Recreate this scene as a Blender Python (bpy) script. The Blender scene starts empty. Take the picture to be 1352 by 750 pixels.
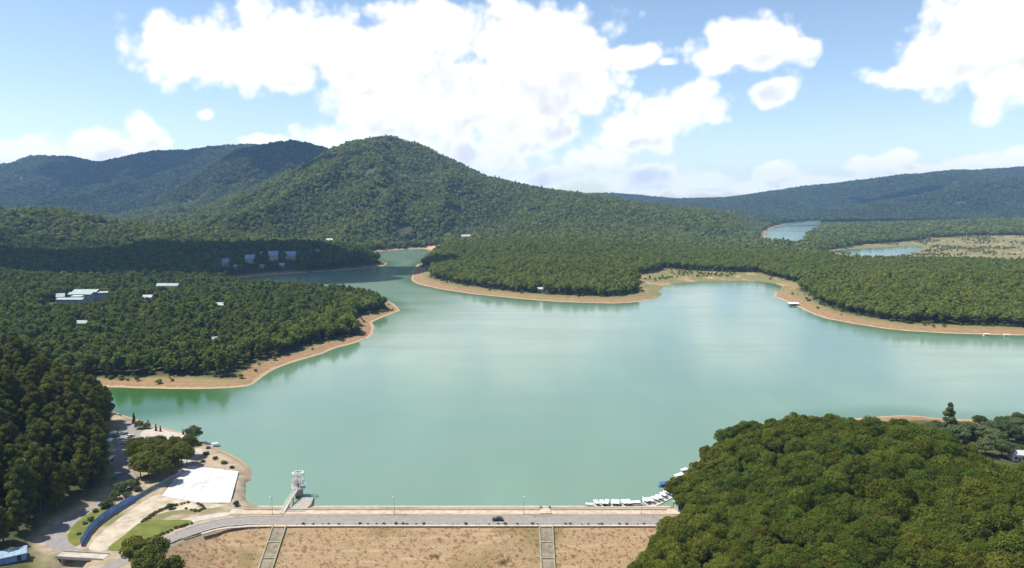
import bpy, bmesh, math, random
import numpy as np
from mathutils import Vector, Matrix
random.seed(7)
rng = np.random.default_rng(11)
R = math.radians
scene = bpy.context.scene
col = scene.collection

# ------------------------------------------------------------------ camera
PITCH, FPX, CAMZ = R(7.15), 900.0, 133.0
cam_d = bpy.data.cameras.new('camera')
cam = bpy.data.objects.new('camera', cam_d); col.objects.link(cam)
cam.location = (0, 0, CAMZ)
cam.rotation_euler = (R(90) - PITCH, 0, 0)
cam_d.sensor_width = 36.0
cam_d.lens = FPX / 1352 * 36.0
cam_d.clip_start = 1.0
cam_d.clip_end = 40000
scene.camera = cam

# ------------------------------------------------------------------ light
SUN_EL, SUN_AZ = R(61), R(-90)          # azimuth measured from +Y (view direction) towards +X
SUN_DIR = Vector((math.sin(SUN_AZ) * math.cos(SUN_EL), math.cos(SUN_AZ) * math.cos(SUN_EL), math.sin(SUN_EL)))
sun_d = bpy.data.lights.new('sun', 'SUN')
sun_d.energy = 4.8
sun_d.angle = R(0.53)
sun_d.color = (1.0, 0.95, 0.86)
sun = bpy.data.objects.new('sun', sun_d); col.objects.link(sun)
sun.rotation_euler = SUN_DIR.to_track_quat('Z', 'Y').to_euler()
sun.location = (-300, 0, 600)

scene.view_settings.view_transform = 'Standard'
scene.view_settings.look = 'None'
scene.view_settings.exposure = 0.75
scene.view_settings.gamma = 1.0
scene.view_settings.use_curve_mapping = False
scene.cycles.use_denoising = True
scene.cycles.max_bounces = 6
scene.cycles.diffuse_bounces = 3
scene.cycles.glossy_bounces = 3
scene.cycles.transmission_bounces = 3
scene.cycles.volume_bounces = 1
scene.cycles.transparent_max_bounces = 4
scene.cycles.sample_clamp_indirect = 6.0


def ray(px, py):
    u = (px - 676) / FPX; v = (375 - py) / FPX
    return Vector((u, math.cos(PITCH) + v * math.sin(PITCH), -math.sin(PITCH) + v * math.cos(PITCH)))

def at(px, py, z=0.0):
    d = ray(px, py); t = (z - CAMZ) / d.z
    return Vector((d.x * t, d.y * t, z))

def at_y(px, py, y):
    d = ray(px, py); t = y / d.y
    return Vector((d.x * t, y, CAMZ + d.z * t))

# ------------------------------------------------------------------ world: sky with clouds
world = bpy.data.worlds.new('World'); scene.world = world
world.use_nodes = True
world.cycles.sampling_method = 'MANUAL'
world.cycles.sample_map_resolution = 512
nt = world.node_tree; nt.nodes.clear()

class NT:
    def __init__(s, nt): s.nt = nt
    def n(s, typ, **kw):
        nd = s.nt.nodes.new(typ)
        for k, v in kw.items(): setattr(nd, k, v)
        return nd
    def link(s, a, b): s.nt.links.new(a, b)
    def set(s, sock, v):
        if hasattr(v, 'bl_idname') or isinstance(v, bpy.types.NodeSocket): s.link(v, sock)
        else: sock.default_value = v
    def m(s, op, a, b=None, c=None, clamp=False):
        nd = s.n('ShaderNodeMath', operation=op); nd.use_clamp = clamp
        s.set(nd.inputs[0], a)
        if b is not None: s.set(nd.inputs[1], b)
        if c is not None: s.set(nd.inputs[2], c)
        return nd.outputs[0]
    def mr(s, v, a, b, c=0.0, d=1.0, smooth=True):
        nd = s.n('ShaderNodeMapRange'); nd.interpolation_type = 'SMOOTHSTEP' if smooth else 'LINEAR'
        s.set(nd.inputs[0], v)
        for i, x in enumerate((a, b, c, d)): s.set(nd.inputs[i + 1], x)
        return nd.outputs[0]
    def mix(s, f, a, b, blend='MIX'):
        nd = s.n('ShaderNodeMix', data_type='RGBA', blend_type=blend)
        s.set(nd.inputs[0], f); s.set(nd.inputs[6], a); s.set(nd.inputs[7], b)
        return nd.outputs[2]
    def noise(s, vec, scale, detail=4, rough=0.55, dist=0.0):
        nd = s.n('ShaderNodeTexNoise')
        if vec is not None: s.link(vec, nd.inputs['Vector'])
        nd.inputs['Scale'].default_value = scale; nd.inputs['Detail'].default_value = detail
        nd.inputs['Roughness'].default_value = rough; nd.inputs['Distortion'].default_value = dist
        return nd.outputs[0]

def c4(c): return (c[0], c[1], c[2], 1.0)

def cloud_group():
    g = bpy.data.node_groups.new('cloud_field', 'ShaderNodeTree')
    g.interface.new_socket('Vector', in_out='INPUT', socket_type='NodeSocketVector')
    g.interface.new_socket('Density', in_out='OUTPUT', socket_type='NodeSocketFloat')
    T = NT(g)
    gi = T.n('NodeGroupInput'); go = T.n('NodeGroupOutput')
    sep = T.n('ShaderNodeSeparateXYZ'); T.link(gi.outputs[0], sep.inputs[0])
    az = T.m('ARCTAN2', sep.outputs[0], sep.outputs[1])
    el = T.m('ARCSINE', sep.outputs[2])
    # (x, y, rx, ry) of the cumulus heaps
    E = [(300, 78, 125, 42), (430, 60, 150, 62), (560, 40, 150, 62), (690, 60, 140, 66), (835, 74, 55, 17), (240, 55, 60, 30),
         (370, 98, 60, 24), (520, 152, 100, 58), (620, 140, 125, 74), (715, 120, 100, 62), (425, 182, 42, 26), (600, 200, 130, 34), (660, 215, 60, 26),
         (835, 178, 66, 30), (900, 145, 66, 40), (925, 130, 45, 28), (995, 62, 84, 32), (950, 78, 42, 26), (1055, 62, 42, 14), (1020, 122, 38, 17),
         (1250, 72, 100, 44), (1335, 50, 100, 66), (1180, 102, 72, 19), (1295, 20, 80, 44), (1390, 80, 90, 40),
         (130, 192, 66, 22), (195, 178, 32, 22), (30, 200, 58, 16), (-20, 205, 60, 22), (272, 151, 15, 9), (340, 184, 46, 9),
         (760, 232, 90, 18), (850, 236, 100, 20), (930, 240, 80, 16), (1020, 230, 52, 16), (1150, 218, 56, 15), (1190, 206, 26, 11),
         (1280, 218, 44, 10), (1345, 210, 36, 13), (1090, 240, 70, 9), (700, 240, 70, 14), (980, 246, 90, 12), (1240, 226, 60, 9), (110, 205, 110, 12), (880, 82, 18, 8), (700, 180, 70, 46), (780, 210, 60, 20), (470, 110, 80, 40), (1200, 226, 70, 10), (60, 205, 90, 12)]
    best = None
    for (px, py, rx, ry) in E:
        d = ray(px, py).normalized()
        a0 = math.atan2(d.x, d.y); e0 = math.asin(d.z)
        rx *= 1.22; ry *= 1.26
        sx = FPX / rx * (1 + ((px - 676) / FPX) ** 2); sy = FPX / ry
        dx = T.m('MULTIPLY', T.m('SUBTRACT', az, a0), sx)
        dy = T.m('MULTIPLY', T.m('SUBTRACT', el, e0), sy)
        q = T.m('ADD', T.m('MULTIPLY', dx, dx), T.m('MULTIPLY', dy, dy))
        v = T.m('SUBTRACT', 1.0, T.m('SQRT', q))
        best = v if best is None else T.m('SMOOTH_MAX', best, v, 0.15)
    best = T.m('MAXIMUM', best, -0.7)
    # beyond the frame the same kind of cumulus goes on, from noise alone
    zz = T.m('ADD', T.m('ABSOLUTE', sep.outputs[2]), 0.22)
    cv = T.n('ShaderNodeCombineXYZ')
    T.link(T.m('DIVIDE', sep.outputs[0], zz), cv.inputs[0]); T.link(T.m('DIVIDE', sep.outputs[1], zz), cv.inputs[1])
    gen = T.m('MULTIPLY', T.m('SUBTRACT', T.noise(cv.outputs[0], 1.9, 2, 0.5), 0.59), 5.0)
    wa = T.mr(T.m('ABSOLUTE', az), 0.66, 0.8); we = T.mr(el, 0.25, 0.31)
    w = T.m('MAXIMUM', wa, we)
    base = T.m('ADD', T.m('MULTIPLY', best, T.m('SUBTRACT', 1.0, w)), T.m('MULTIPLY', gen, w))
    n1 = T.noise(gi.outputs[0], 9.0, 9, 0.58)
    vo = T.n('ShaderNodeTexVoronoi', feature='SMOOTH_F1'); T.link(gi.outputs[0], vo.inputs['Vector'])
    vo.inputs['Scale'].default_value = 26.0; vo.inputs['Smoothness'].default_value = 0.3
    vo.inputs['Detail'].default_value = 2.0; vo.inputs['Roughness'].default_value = 0.5
    bil = T.m('SUBTRACT', 0.42, vo.outputs['Distance'])
    dens = T.m('ADD', base, T.m('ADD', T.m('MULTIPLY', T.m('SUBTRACT', n1, 0.5), 1.5), T.m('MULTIPLY', bil, 0.55)))
    T.link(dens, go.inputs[0])
    return g

W = NT(nt)
tc = W.n('ShaderNodeTexCoord')
vec = tc.outputs['Generated']
sky = W.n('ShaderNodeTexSky', sky_type='NISHITA')
sky.sun_disc = False; sky.sun_elevation = SUN_EL; sky.sun_rotation = SUN_AZ
sky.altitude = 600; sky.air_density = 1.0; sky.dust_density = 0.6; sky.ozone_density = 0.7
bg_sky = W.n('ShaderNodeBackground'); bg_sky.inputs[1].default_value = 0.104
W.link(sky.outputs[0], bg_sky.inputs[0])
cg = cloud_group()
g1 = W.n('ShaderNodeGroup'); g1.node_tree = cg; W.link(vec, g1.inputs[0])
off = W.n('ShaderNodeVectorMath', operation='ADD'); W.link(vec, off.inputs[0]); off.inputs[1].default_value = (-0.010, 0.0, 0.014)
g2 = W.n('ShaderNodeGroup'); g2.node_tree = cg; W.link(off.outputs[0], g2.inputs[0])
alpha = W.mr(g1.outputs[0], -0.10, 0.30)
relief = W.m('SUBTRACT', g1.outputs[0], g2.outputs[0])
sh_r = W.m('MULTIPLY', W.mr(relief, 0.10, -0.45), 0.55)
thick = W.mr(g1.outputs[0], 0.12, 0.55)
off3 = W.n('ShaderNodeVectorMath', operation='ADD'); W.link(vec, off3.inputs[0]); off3.inputs[1].default_value = (-0.02, 0.0, 0.06)
g3 = W.n('ShaderNodeGroup'); g3.node_tree = cg; W.link(off3.outputs[0], g3.inputs[0])
under = W.mr(g3.outputs[0], 0.20, 0.95)
shade = W.m('MULTIPLY', W.m('MAXIMUM', sh_r, W.m('MULTIPLY', under, 0.62)), thick)
ccol = W.mix(shade, c4((0.75, 0.745, 0.74)), c4((0.39, 0.41, 0.46)))
bg_cl = W.n('ShaderNodeBackground'); W.link(ccol, bg_cl.inputs[0]); bg_cl.inputs[1].default_value = 1.0
sh = W.n('ShaderNodeMixShader'); W.link(alpha, sh.inputs[0]); W.link(bg_sky.outputs[0], sh.inputs[1]); W.link(bg_cl.outputs[0], sh.inputs[2])
wo = W.n('ShaderNodeOutputWorld'); W.link(sh.outputs[0], wo.inputs[0])

# ------------------------------------------------------------------ materials
MATS = {}
def mat(name, color, rough=0.8, var=0.15, scale=2.0, color2=None, spec=0.3, metal=0.0, bump=0.0, bscale=None, rnd=0.0):
    if name in MATS: return MATS[name]
    m = bpy.data.materials.new(name); m.use_nodes = True
    T = NT(m.node_tree); bs = m.node_tree.nodes['Principled BSDF']
    t = T.n('ShaderNodeTexCoord')
    n = T.noise(t.outputs['Object'], scale, 6, 0.6)
    c2 = color2 if color2 else tuple(c * (1 - var * 1.6) for c in color)
    c = T.mix(T.mr(n, 0.36, 0.66), c4(color), c4(c2))
    if rnd:
        oi = T.n('ShaderNodeObjectInfo')
        hv = T.n('ShaderNodeHueSaturation'); T.link(c, hv.inputs['Color'])
        T.link(T.mr(oi.outputs['Random'], 0, 1, 1 - rnd, 1 + rnd, False), hv.inputs['Value']); c = hv.outputs[0]
    T.link(c, bs.inputs['Base Color'])
    bs.inputs['Roughness'].default_value = rough; bs.inputs['Metallic'].default_value = metal
    bs.inputs['Specular IOR Level'].default_value = spec
    if bump:
        b = T.n('ShaderNodeBump'); b.inputs['Strength'].default_value = bump; b.inputs['Distance'].default_value = 0.3
        T.link(T.noise(t.outputs['Object'], bscale or scale * 3, 6, 0.6), b.inputs['Height']); T.link(b.outputs[0], bs.inputs['Normal'])
    MATS[name] = m; return m

def leaf_mat(name, a, b, trans=0.42, rnd=0.26):
    m = bpy.data.materials.new(name); m.use_nodes = True
    T = NT(m.node_tree); m.node_tree.nodes.clear()
    oi = T.n('ShaderNodeObjectInfo'); geo = T.n('ShaderNodeNewGeometry')
    big = T.noise(geo.outputs['Position'], 0.012, 3, 0.5)
    f = T.m('ADD', T.m('MULTIPLY', oi.outputs['Random'], 0.55), T.m('MULTIPLY', T.mr(big, 0.35, 0.65), 0.45))
    c = T.mix(f, c4(a), c4(b))
    ri = geo.outputs['Random Per Island']
    hv = T.n('ShaderNodeHueSaturation'); T.link(c, hv.inputs['Color'])
    rv = T.m('FRACT', T.m('MULTIPLY', oi.outputs['Random'], 17.31))
    val = T.m('MULTIPLY', T.mr(rv, 0, 1, 1 - rnd, 1 + rnd, False), T.mr(ri, 0, 1, 0.72, 1.28, False))
    T.link(val, hv.inputs['Value'])
    T.link(T.mr(T.m('FRACT', T.m('MULTIPLY', oi.outputs['Random'], 5.7)), 0, 1, 0.487, 0.515, False), hv.inputs['Hue'])
    d = T.n('ShaderNodeBsdfDiffuse'); t = T.n('ShaderNodeBsdfTranslucent'); mx = T.n('ShaderNodeMixShader')
    T.link(hv.outputs[0], d.inputs[0]); T.link(hv.outputs[0], t.inputs[0]); mx.inputs[0].default_value = trans
    T.link(d.outputs[0], mx.inputs[1]); T.link(t.outputs[0], mx.inputs[2])
    o = T.n('ShaderNodeOutputMaterial'); T.link(mx.outputs[0], o.inputs[0])
    MATS[name] = m; return m

L_OLIVE = leaf_mat('leaf_olive', (0.142, 0.148, 0.022), (0.072, 0.108, 0.018), rnd=0.22)
L_PINE = leaf_mat('leaf_pine', (0.082, 0.106, 0.022), (0.138, 0.140, 0.026))
L_FOREST = leaf_mat('leaf_forest', (0.100, 0.142, 0.028), (0.132, 0.158, 0.030))
L_HILL = leaf_mat('leaf_hill', (0.155, 0.198, 0.055), (0.200, 0.222, 0.062), rnd=0.3)
L_HEAD = leaf_mat('leaf_headland', (0.146, 0.188, 0.034), (0.172, 0.200, 0.036), rnd=0.2)
L_DIST = leaf_mat('leaf_distant_shade', (0.080, 0.112, 0.040), (0.115, 0.138, 0.048), rnd=0.3)  # cloud shade over the far ridges put into a darker leaf colour
L_GREY = leaf_mat('leaf_grey_green', (0.125, 0.155, 0.062), (0.090, 0.120, 0.050))
L_DARK = leaf_mat('leaf_cypress', (0.026, 0.045, 0.020), (0.034, 0.052, 0.022))
BARK = mat('bark', (0.11, 0.075, 0.05), 0.95, 0.3, 4)
ASPHALT = mat('asphalt_worn', (.225, .205, .19), 0.9, 0.10, 0.35, bump=0.2, bscale=8)
CONC = mat('concrete_pale', (.41, .37, .31), 0.9, 0.15, 0.6)
CONC2 = mat('concrete_grey', (0.34, 0.31, 0.27), 0.9, 0.2, 0.8)
WHITE = mat('white_paint', (0.66, 0.66, 0.65), 0.5, 0.05, 1.0)
SLABW = mat('white_slab', (0.56, 0.55, 0.55), 0.8, 0.05, 0.11, color2=(.40, .385, .36), bump=.2, bscale=1, rnd=.07)
DARKG = mat('dark_glass', (0.03, 0.04, 0.05), 0.15, 0.1, 1, spec=0.6)
BLACK = mat('tyre', (0.02, 0.02, 0.02), 0.8, 0.1, 3)
METAL = mat('grey_metal', (0.35, 0.36, 0.37), 0.45, 0.1, 2, metal=0.6)

# ------------------------------------------------------------------ mesh helpers
def link_mesh(name, verts, faces, mats, parent=None, smooth=False, fm=None):
    me = bpy.data.meshes.new(name); me.from_pydata(verts, [], faces)
    for m in (mats if isinstance(mats, (list, tuple)) else [mats]): me.materials.append(m)
    if fm is not None: me.polygons.foreach_set('material_index', fm)
    if smooth: me.polygons.foreach_set('use_smooth', [True] * len(me.polygons))
    me.update()
    o = bpy.data.objects.new(name, me); col.objects.link(o)
    if parent: o.parent = parent
    return o

class MB:
    def __init__(s): s.v = []; s.f = []
    def box(s, c, d, rz=0.0, taper=1.0, rx=0.0, ry=0.0):
        mt = Matrix.Translation(c) @ Matrix.Rotation(rz, 4, 'Z') @ Matrix.Rotation(ry, 4, 'Y') @ Matrix.Rotation(rx, 4, 'X')
        b = len(s.v)
        for z in (-.5, .5):
            k = taper if z > 0 else 1
            for x, y in ((-.5, -.5), (.5, -.5), (.5, .5), (-.5, .5)):
                s.v.append(tuple(mt @ Vector((x * d[0] * k, y * d[1] * k, z * d[2]))))
        s.f += [tuple(b + i for i in q) for q in ((3, 2, 1, 0), (4, 5, 6, 7), (0, 1, 5, 4), (1, 2, 6, 5), (2, 3, 7, 6), (3, 0, 4, 7))]
        return s
    def tube(s, p0, p1, r0, r1=None, n=8, cap=True):
        p0, p1 = Vector(p0), Vector(p1); r1 = r0 if r1 is None else r1
        q = (p1 - p0).to_track_quat('Z', 'Y'); b = len(s.v)
        for p, r in ((p0, r0), (p1, r1)):
            for i in range(n):
                a = 2 * math.pi * i / n
                s.v.append(tuple(p + q @ Vector((r * math.cos(a), r * math.sin(a), 0))))
        for i in range(n):
            j = (i + 1) % n; s.f.append((b + i, b + j, b + n + j, b + n + i))
        if cap: s.f.append(tuple(b + i for i in range(n))[::-1]); s.f.append(tuple(b + n + i for i in range(n)))
        return s
    def prism(s, pts, z0, z1):
        b = len(s.v); n = len(pts)
        for z in (z0, z1):
            for p in pts: s.v.append((p[0], p[1], z))
        area = sum(pts[i][0] * pts[(i + 1) % n][1] - pts[(i + 1) % n][0] * pts[i][1] for i in range(n))
        for i in range(n):
            j = (i + 1) % n
            q = (b + i, b + j, b + n + j, b + n + i); s.f.append(q if area > 0 else q[::-1])
        top = tuple(b + n + i for i in range(n)); bot = tuple(b + i for i in range(n))
        s.f.append(top if area > 0 else top[::-1]); s.f.append(bot[::-1] if area > 0 else bot)
        return s
    def poly(s, pts):
        b = len(s.v); s.v += [tuple(p) for p in pts]; s.f.append(tuple(range(b, b + len(pts)))); return s
    def loft(s, secs, cap=True):
        b = len(s.v); n = len(secs[0])
        for sc in secs: s.v += [tuple(p) for p in sc]
        for k in range(len(secs) - 1):
            for i in range(n):
                j = (i + 1) % n; s.f.append((b + k * n + i, b + k * n + j, b + (k + 1) * n + j, b + (k + 1) * n + i))
        if cap: s.f.append(tuple(b + i for i in range(n))[::-1]); s.f.append(tuple(b + (len(secs) - 1) * n + i for i in range(n)))
        return s
    def build(s, name, m, parent=None, smooth=False): return link_mesh(name, s.v, s.f, m, parent, smooth)

def tag(o, label=None, cat=None, group=None, kind=None):
    if label: o['label'] = label
    if cat: o['category'] = cat
    if group: o['group'] = group
    if kind: o['kind'] = kind
    return o

def empty(name, loc, label=None, cat=None, group=None, rz=0.0):
    o = bpy.data.objects.new(name, None); col.objects.link(o); o.location = loc; o.rotation_euler = (0, 0, rz)
    o.empty_display_size = 0.5
    return tag(o, label, cat, group)

def copy_tree(o, parent=None):
    c = o.copy(); col.objects.link(c); c.parent = parent
    for ch in list(o.children): copy_tree(ch, c)
    return c

# ------------------------------------------------------------------ noise
def _h(ix, iy, s):
    h = (ix.astype(np.int64) * 374761393 + iy.astype(np.int64) * 668265263 + s * 982451653) & 0xFFFFFFFF
    h = ((h ^ (h >> 13)) * 1274126177) & 0xFFFFFFFF
    return ((h ^ (h >> 16)) & 0xFFFF) / 65535.0
def vnoise(x, y, s=0):
    ix, iy = np.floor(x), np.floor(y); fx, fy = x - ix, y - iy
    fx = fx * fx * fx * (fx * (fx * 6 - 15) + 10); fy = fy * fy * fy * (fy * (fy * 6 - 15) + 10)
    a, b, c, d = _h(ix, iy, s), _h(ix + 1, iy, s), _h(ix, iy + 1, s), _h(ix + 1, iy + 1, s)
    return (a + (b - a) * fx) * (1 - fy) + (c + (d - c) * fx) * fy
def fbm(x, y, s=0, o=4):
    t = 0; a = 0.5; n = 0
    for k in range(o): t = t + a * (vnoise(x, y, s + k * 7) - .5) * 2; n += a; a *= .5; x = x * 2.03 + 11.3; y = y * 2.03 - 5.7
    return t / n
def sstep(a, b, x):
    t = np.clip((x - a) / (b - a), 0, 1); return t * t * (3 - 2 * t)

def smooth_poly(pts, n=4):
    out = []; k = len(pts)
    for i in range(k):
        p0, p1, p2, p3 = (np.array(pts[(i + j) % k][:2]) for j in (-1, 0, 1, 2))
        for t in np.linspace(0, 1, n, endpoint=False):
            out.append(0.5 * ((2 * p1) + (-p0 + p2) * t + (2 * p0 - 5 * p1 + 4 * p2 - p3) * t * t + (-p0 + 3 * p1 - 3 * p2 + p3) * t ** 3))
    return np.array(out)

def inside(poly, x, y):
    r = np.zeros(x.shape, bool); n = len(poly)
    for i in range(n):
        x0, y0 = poly[i]; x1, y1 = poly[(i + 1) % n]
        if y0 == y1: continue
        c = ((y0 > y) != (y1 > y)) & (x < (x1 - x0) * (y - y0) / (y1 - y0) + x0)
        r ^= c
    return r
def pdist(poly, x, y):
    d = np.full(x.shape, 1e18); n = len(poly)
    for i in range(n):
        x0, y0 = poly[i]; x1, y1 = poly[(i + 1) % n]
        ex, ey = x1 - x0, y1 - y0; L = ex * ex + ey * ey + 1e-9
        t = np.clip(((x - x0) * ex + (y - y0) * ey) / L, 0, 1)
        d = np.minimum(d, (x - x0 - t * ex) ** 2 + (y - y0 - t * ey) ** 2)
    return np.sqrt(d)
def sdist(poly, x, y):
    d = pdist(poly, x, y); return np.where(inside(poly, x, y), d, -d)

def P(lst, z=0.0): return [tuple(at(a, b, z)[:2]) for a, b in lst]

# ------------------------------------------------------------------ shorelines (pixels on the water plane -> metres)
LAKE = smooth_poly(P([(318, 668), (420, 668), (600, 668), (760, 668), (850, 666), (888, 652), (900, 630), (925, 605), (960, 584), (1020, 565), (1090, 556), (1190, 548),
    (1250, 553), (1352, 556), (1500, 556), (1720, 540), (1900, 500), (1700, 458), (1500, 448), (1352, 443), (1280, 441), (1200, 437), (1130, 428), (1075, 416),
    (1045, 402), (1020, 388), (1032, 378), (1000, 371), (940, 371), (900, 374), (872, 380), (872, 390), (850, 397), (800, 400), (700, 396), (600, 385), (556, 375),
    (543, 364), (552, 351), (562, 341), (576, 334), (568, 329), (540, 329), (502, 332), (484, 337), (496, 343), (512, 347), (505, 352), (480, 355), (440, 358),
    (390, 361), (310, 367), (310, 375), (380, 383), (450, 388), (500, 395), (526, 408), (516, 414), (492, 426), (490, 445), (440, 462), (390, 475), (350, 492), (330, 510),
    (260, 514), (200, 513), (150, 510), (110, 512), (122, 530), (150, 544), (185, 556), (202, 562), (240, 571), (262, 583), (300, 598), (322, 612), (321, 640)]), 4)
FAR1 = smooth_poly(P([(1012, 306), (1038, 296), (1082, 292), (1082, 301), (1064, 312), (1050, 325), (1014, 323)]), 3)
FAR2 = smooth_poly(P([(1100, 331), (1160, 327), (1216, 324), (1208, 333), (1172, 341), (1140, 338)]), 3)
WATERS = [LAKE, FAR1, FAR2]

# platform by the dam's end (z = 3) and clearings
PLAT = P([(60, 800), (50, 715), (80, 688), (130, 660), (148, 640), (148, 600), (148, 575), (156, 558), (150, 548), (185, 560), (240, 575), (300, 604), (320, 616), (318, 668),
          (330, 690), (300, 690), (255, 703), (225, 716), (180, 745), (140, 800)], 3)
CLEAR1 = P([(842, 366), (880, 358), (1000, 360), (1036, 368), (1046, 380), (1000, 385), (880, 392), (856, 392)], 4)
CLEAR2 = P([(1085, 335), (1110, 327), (1150, 322), (1230, 317), (1420, 313), (1560, 350), (1352, 352), (1220, 350), (1100, 348)], 4)
SOIL1 = P([(562, 327), (582, 326.5), (592, 329), (582, 333), (562, 331)], 2)
GRASS1 = P([(70, 331), (150, 322), (190, 326), (180, 336), (110, 336)], 8)

RIDGES = [
    (2650, 560, 600, [(60, 325), (150, 305), (222, 290), (307, 269), (348, 250), (380, 232), (407, 215), (436, 200), (470, 187), (515, 181), (555, 190), (600, 213), (640, 234), (690, 246), (730, 252), (800, 262), (870, 271), (950, 280), (1010, 292), (1080, 310)]),
    (3650, 520, 600, [(120, 310), (180, 293), (222, 268), (259, 238), (296, 213), (325, 195), (350, 192), (400, 192), (432, 196), (500, 222), (600, 265)]),
    (4900, 900, 900, [(-400, 270), (-200, 262), (-50, 242), (0, 228), (30, 212), (55, 207), (95, 208), (130, 216), (150, 217), (200, 207), (240, 200), (290, 196), (330, 192), (400, 200), (500, 240), (600, 262)]),
    (5600, 1000, 1200, [(820, 272), (880, 266), (960, 262), (1000, 257), (1070, 247), (1150, 238), (1220, 230), (1290, 225), (1352, 222), (1450, 215), (1600, 225), (1800, 240)]),
    (4300, 420, 500, [(1050, 290), (1120, 277), (1200, 262), (1260, 250), (1310, 240), (1352, 234), (1450, 228), (1600, 240)]),
    (6500, 700, 900, [(600, 262), (700, 258), (760, 256), (810, 256), (850, 260), (900, 264), (1000, 263), (1100, 262)]),
    (1650, 240, 260, [(-500, 280), (-200, 272), (-60, 276), (20, 277), (60, 276), (110, 282), (160, 292), (230, 298), (300, 306), (360, 318)]),
    (3300, 500, 420, [(600, 285), (720, 268), (800, 264), (860, 272), (920, 274), (985, 284), (1000, 306)]),
]
TREE_H = {2650: 12, 3650: 12, 4900: 11, 5600: 11, 4300: 12, 6500: 10, 1650: 14, 3300: 12}
# x, y, height above the base, sx, sy
MOUNDS = [(-255, 345, 26, 48, 95), (-330, 260, 30, 70, 110), (-640, 840, 4, 170, 110), (-860, 960, 16, 180, 140), (-1230, 1230, 46, 330, 120), (-620, 1330, 22, 160, 110), (-420, 1390, 20, 150, 90),
          (-330, 740, 4, 120, 80), (20, 1520, 28, 330, 240), (640, 930, 16, 230, 110), (60, 1120, 8, 180, 90), (2000, 2600, 34, 600, 300), (100, 2100, 26, 500, 300), (1350, 2250, 10, 300, 160)]

DAM_R0, DAM_R1, DAM_X0, DAM_X1 = 259.3, 274.0, -122.0, 66.0

def terrain(x, y):
    """height, distance to shore and clearing weights at every point"""
    d = np.full(x.shape, 1e9); wet = np.zeros(x.shape, bool)
    for w in WATERS:
        d = np.minimum(d, pdist(w, x, y)); wet |= inside(w, x, y)
    sd = np.where(wet, -d, d)
    wob = sstep(330, 520, y)
    sd = sd + wob * (fbm(x / 90, y / 90, 3) * 7 + fbm(x / 22, y / 22, 5, 2) * 2.0)
    plat = sdist(PLAT, x, y)
    ramp = np.where(sd < 0, np.maximum(sd * 0.16, -9), np.minimum(sd, 26) * 0.13)
    inland = sstep(20, 150, sd)
    h = ramp + np.clip(sd - 26, 0, 350) * 0.010 * sstep(26, 120, sd)
    hills = inland * (fbm(x / 260, y / 260, 21) * 4)
    for (mx, my, mh, sx, sy) in MOUNDS:
        hills = hills + mh * np.exp(-((x - mx) / sx) ** 2 - ((y - my) / sy) ** 2) * (sstep(4, 60, sd))
    # hill beside the dam's far abutment
    yc = 405 - 105 * sstep(150, 235, x)
    rh = 25 * (1 - .62 * sstep(160, 250, x)) * sstep(48, 178, x) * np.clip(sstep(0, 1, (yc - y) / 150), 0, 1) * sstep(60, 170, y)
    hills = hills + (rh + 3.5 * fbm(x / 34, y / 34, 77, 2) * sstep(70, 110, x) * sstep(400, 330, y)) * sstep(0, 45, sd)
    wx = x + 28 * fbm(x / 420, y / 420, 31); wy = y + 130 * fbm(x / 520, y / 520, 37)
    rp = np.zeros(x.shape)
    for (ry, wf, wb, prof) in RIDGES:
        pts = [at_y(a, b, ry) for a, b in prof]
        Z = np.interp(wx, [p.x for p in pts], [max(p.z - TREE_H[ry], 0) for p in pts], left=0, right=0)
        k = min(wf, 260)
        Zs = Z
        dy = (wy - ry); g = np.exp(-(np.abs(dy) / np.where(dy < 0, wf, wb)) ** 1.8)
        sp = np.abs(fbm(x / (wf * .8), y / (wf * 1.6), int(ry) % 97, 4))
        gg = g ** (0.7 + 2.6 * sp) 
        rp = rp + (Zs * gg) ** 4
    rp = rp ** 0.25 * sstep(0, 160, sd)
    rp = rp * (1 + 0.06 * fbm(x / 190, y / 190, 71, 3))
    h = (np.maximum(h + hills, 0) ** 3 + rp ** 3) ** (1 / 3) + np.minimum(h + hills, 0)
    h = np.where(sd < 0, ramp, h)
    # dam: crest at 3 m, upstream apron, downstream slope
    dd = np.minimum(DAM_R0 - y, np.where(x < -60, np.maximum(-plat, 0), 1e9))
    down = np.where(y < DAM_R0, 3 - dd * 0.5, 3.0)
    down = np.maximum(down, -24)
    down = np.where(y > DAM_R1, 3 - (y - DAM_R1) * 0.34, down)
    xb = 66 - np.clip(DAM_R0 - y, 0, 80) * 0.86
    wd = np.where(y < DAM_R0, sstep(-176, -160, x), sstep(-134, -128, x)) * sstep(xb + 16, xb, x) * (y < 310)
    lowv = sstep(235, 120, y) * (x > -140)
    h = h * (1 - wd) + down * wd
    wp = sstep(-7, 0, plat)
    mix = (plat > -0.01) | (x < -176) | (y > DAM_R0)
    h = np.where(mix, h * (1 - wp) + np.where(sd < 6, np.minimum(3.0, 3.0 * sstep(-9, 6, sd) + np.minimum(sd, 0) * .1), 3.0) * wp, h)
    # ground falls away in front of the dam
    fv = sstep(205, 150, y)
    h = np.where((y < 240) & (x <= -112) & (plat < -6), h * 1.0, h)
    h = h * (1 - 0.85 * fv) - 10 * fv
    # the drain below the little bridge
    dr = sdist(DRAIN, x, y)
    h = h - 3.4 * sstep(-1.5, 1.0, dr)
    return h, sd, plat

DRAIN = P([(84, 737), (116, 739), (104, 765), (90, 800), (20, 800), (62, 765)], 1.5)

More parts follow.
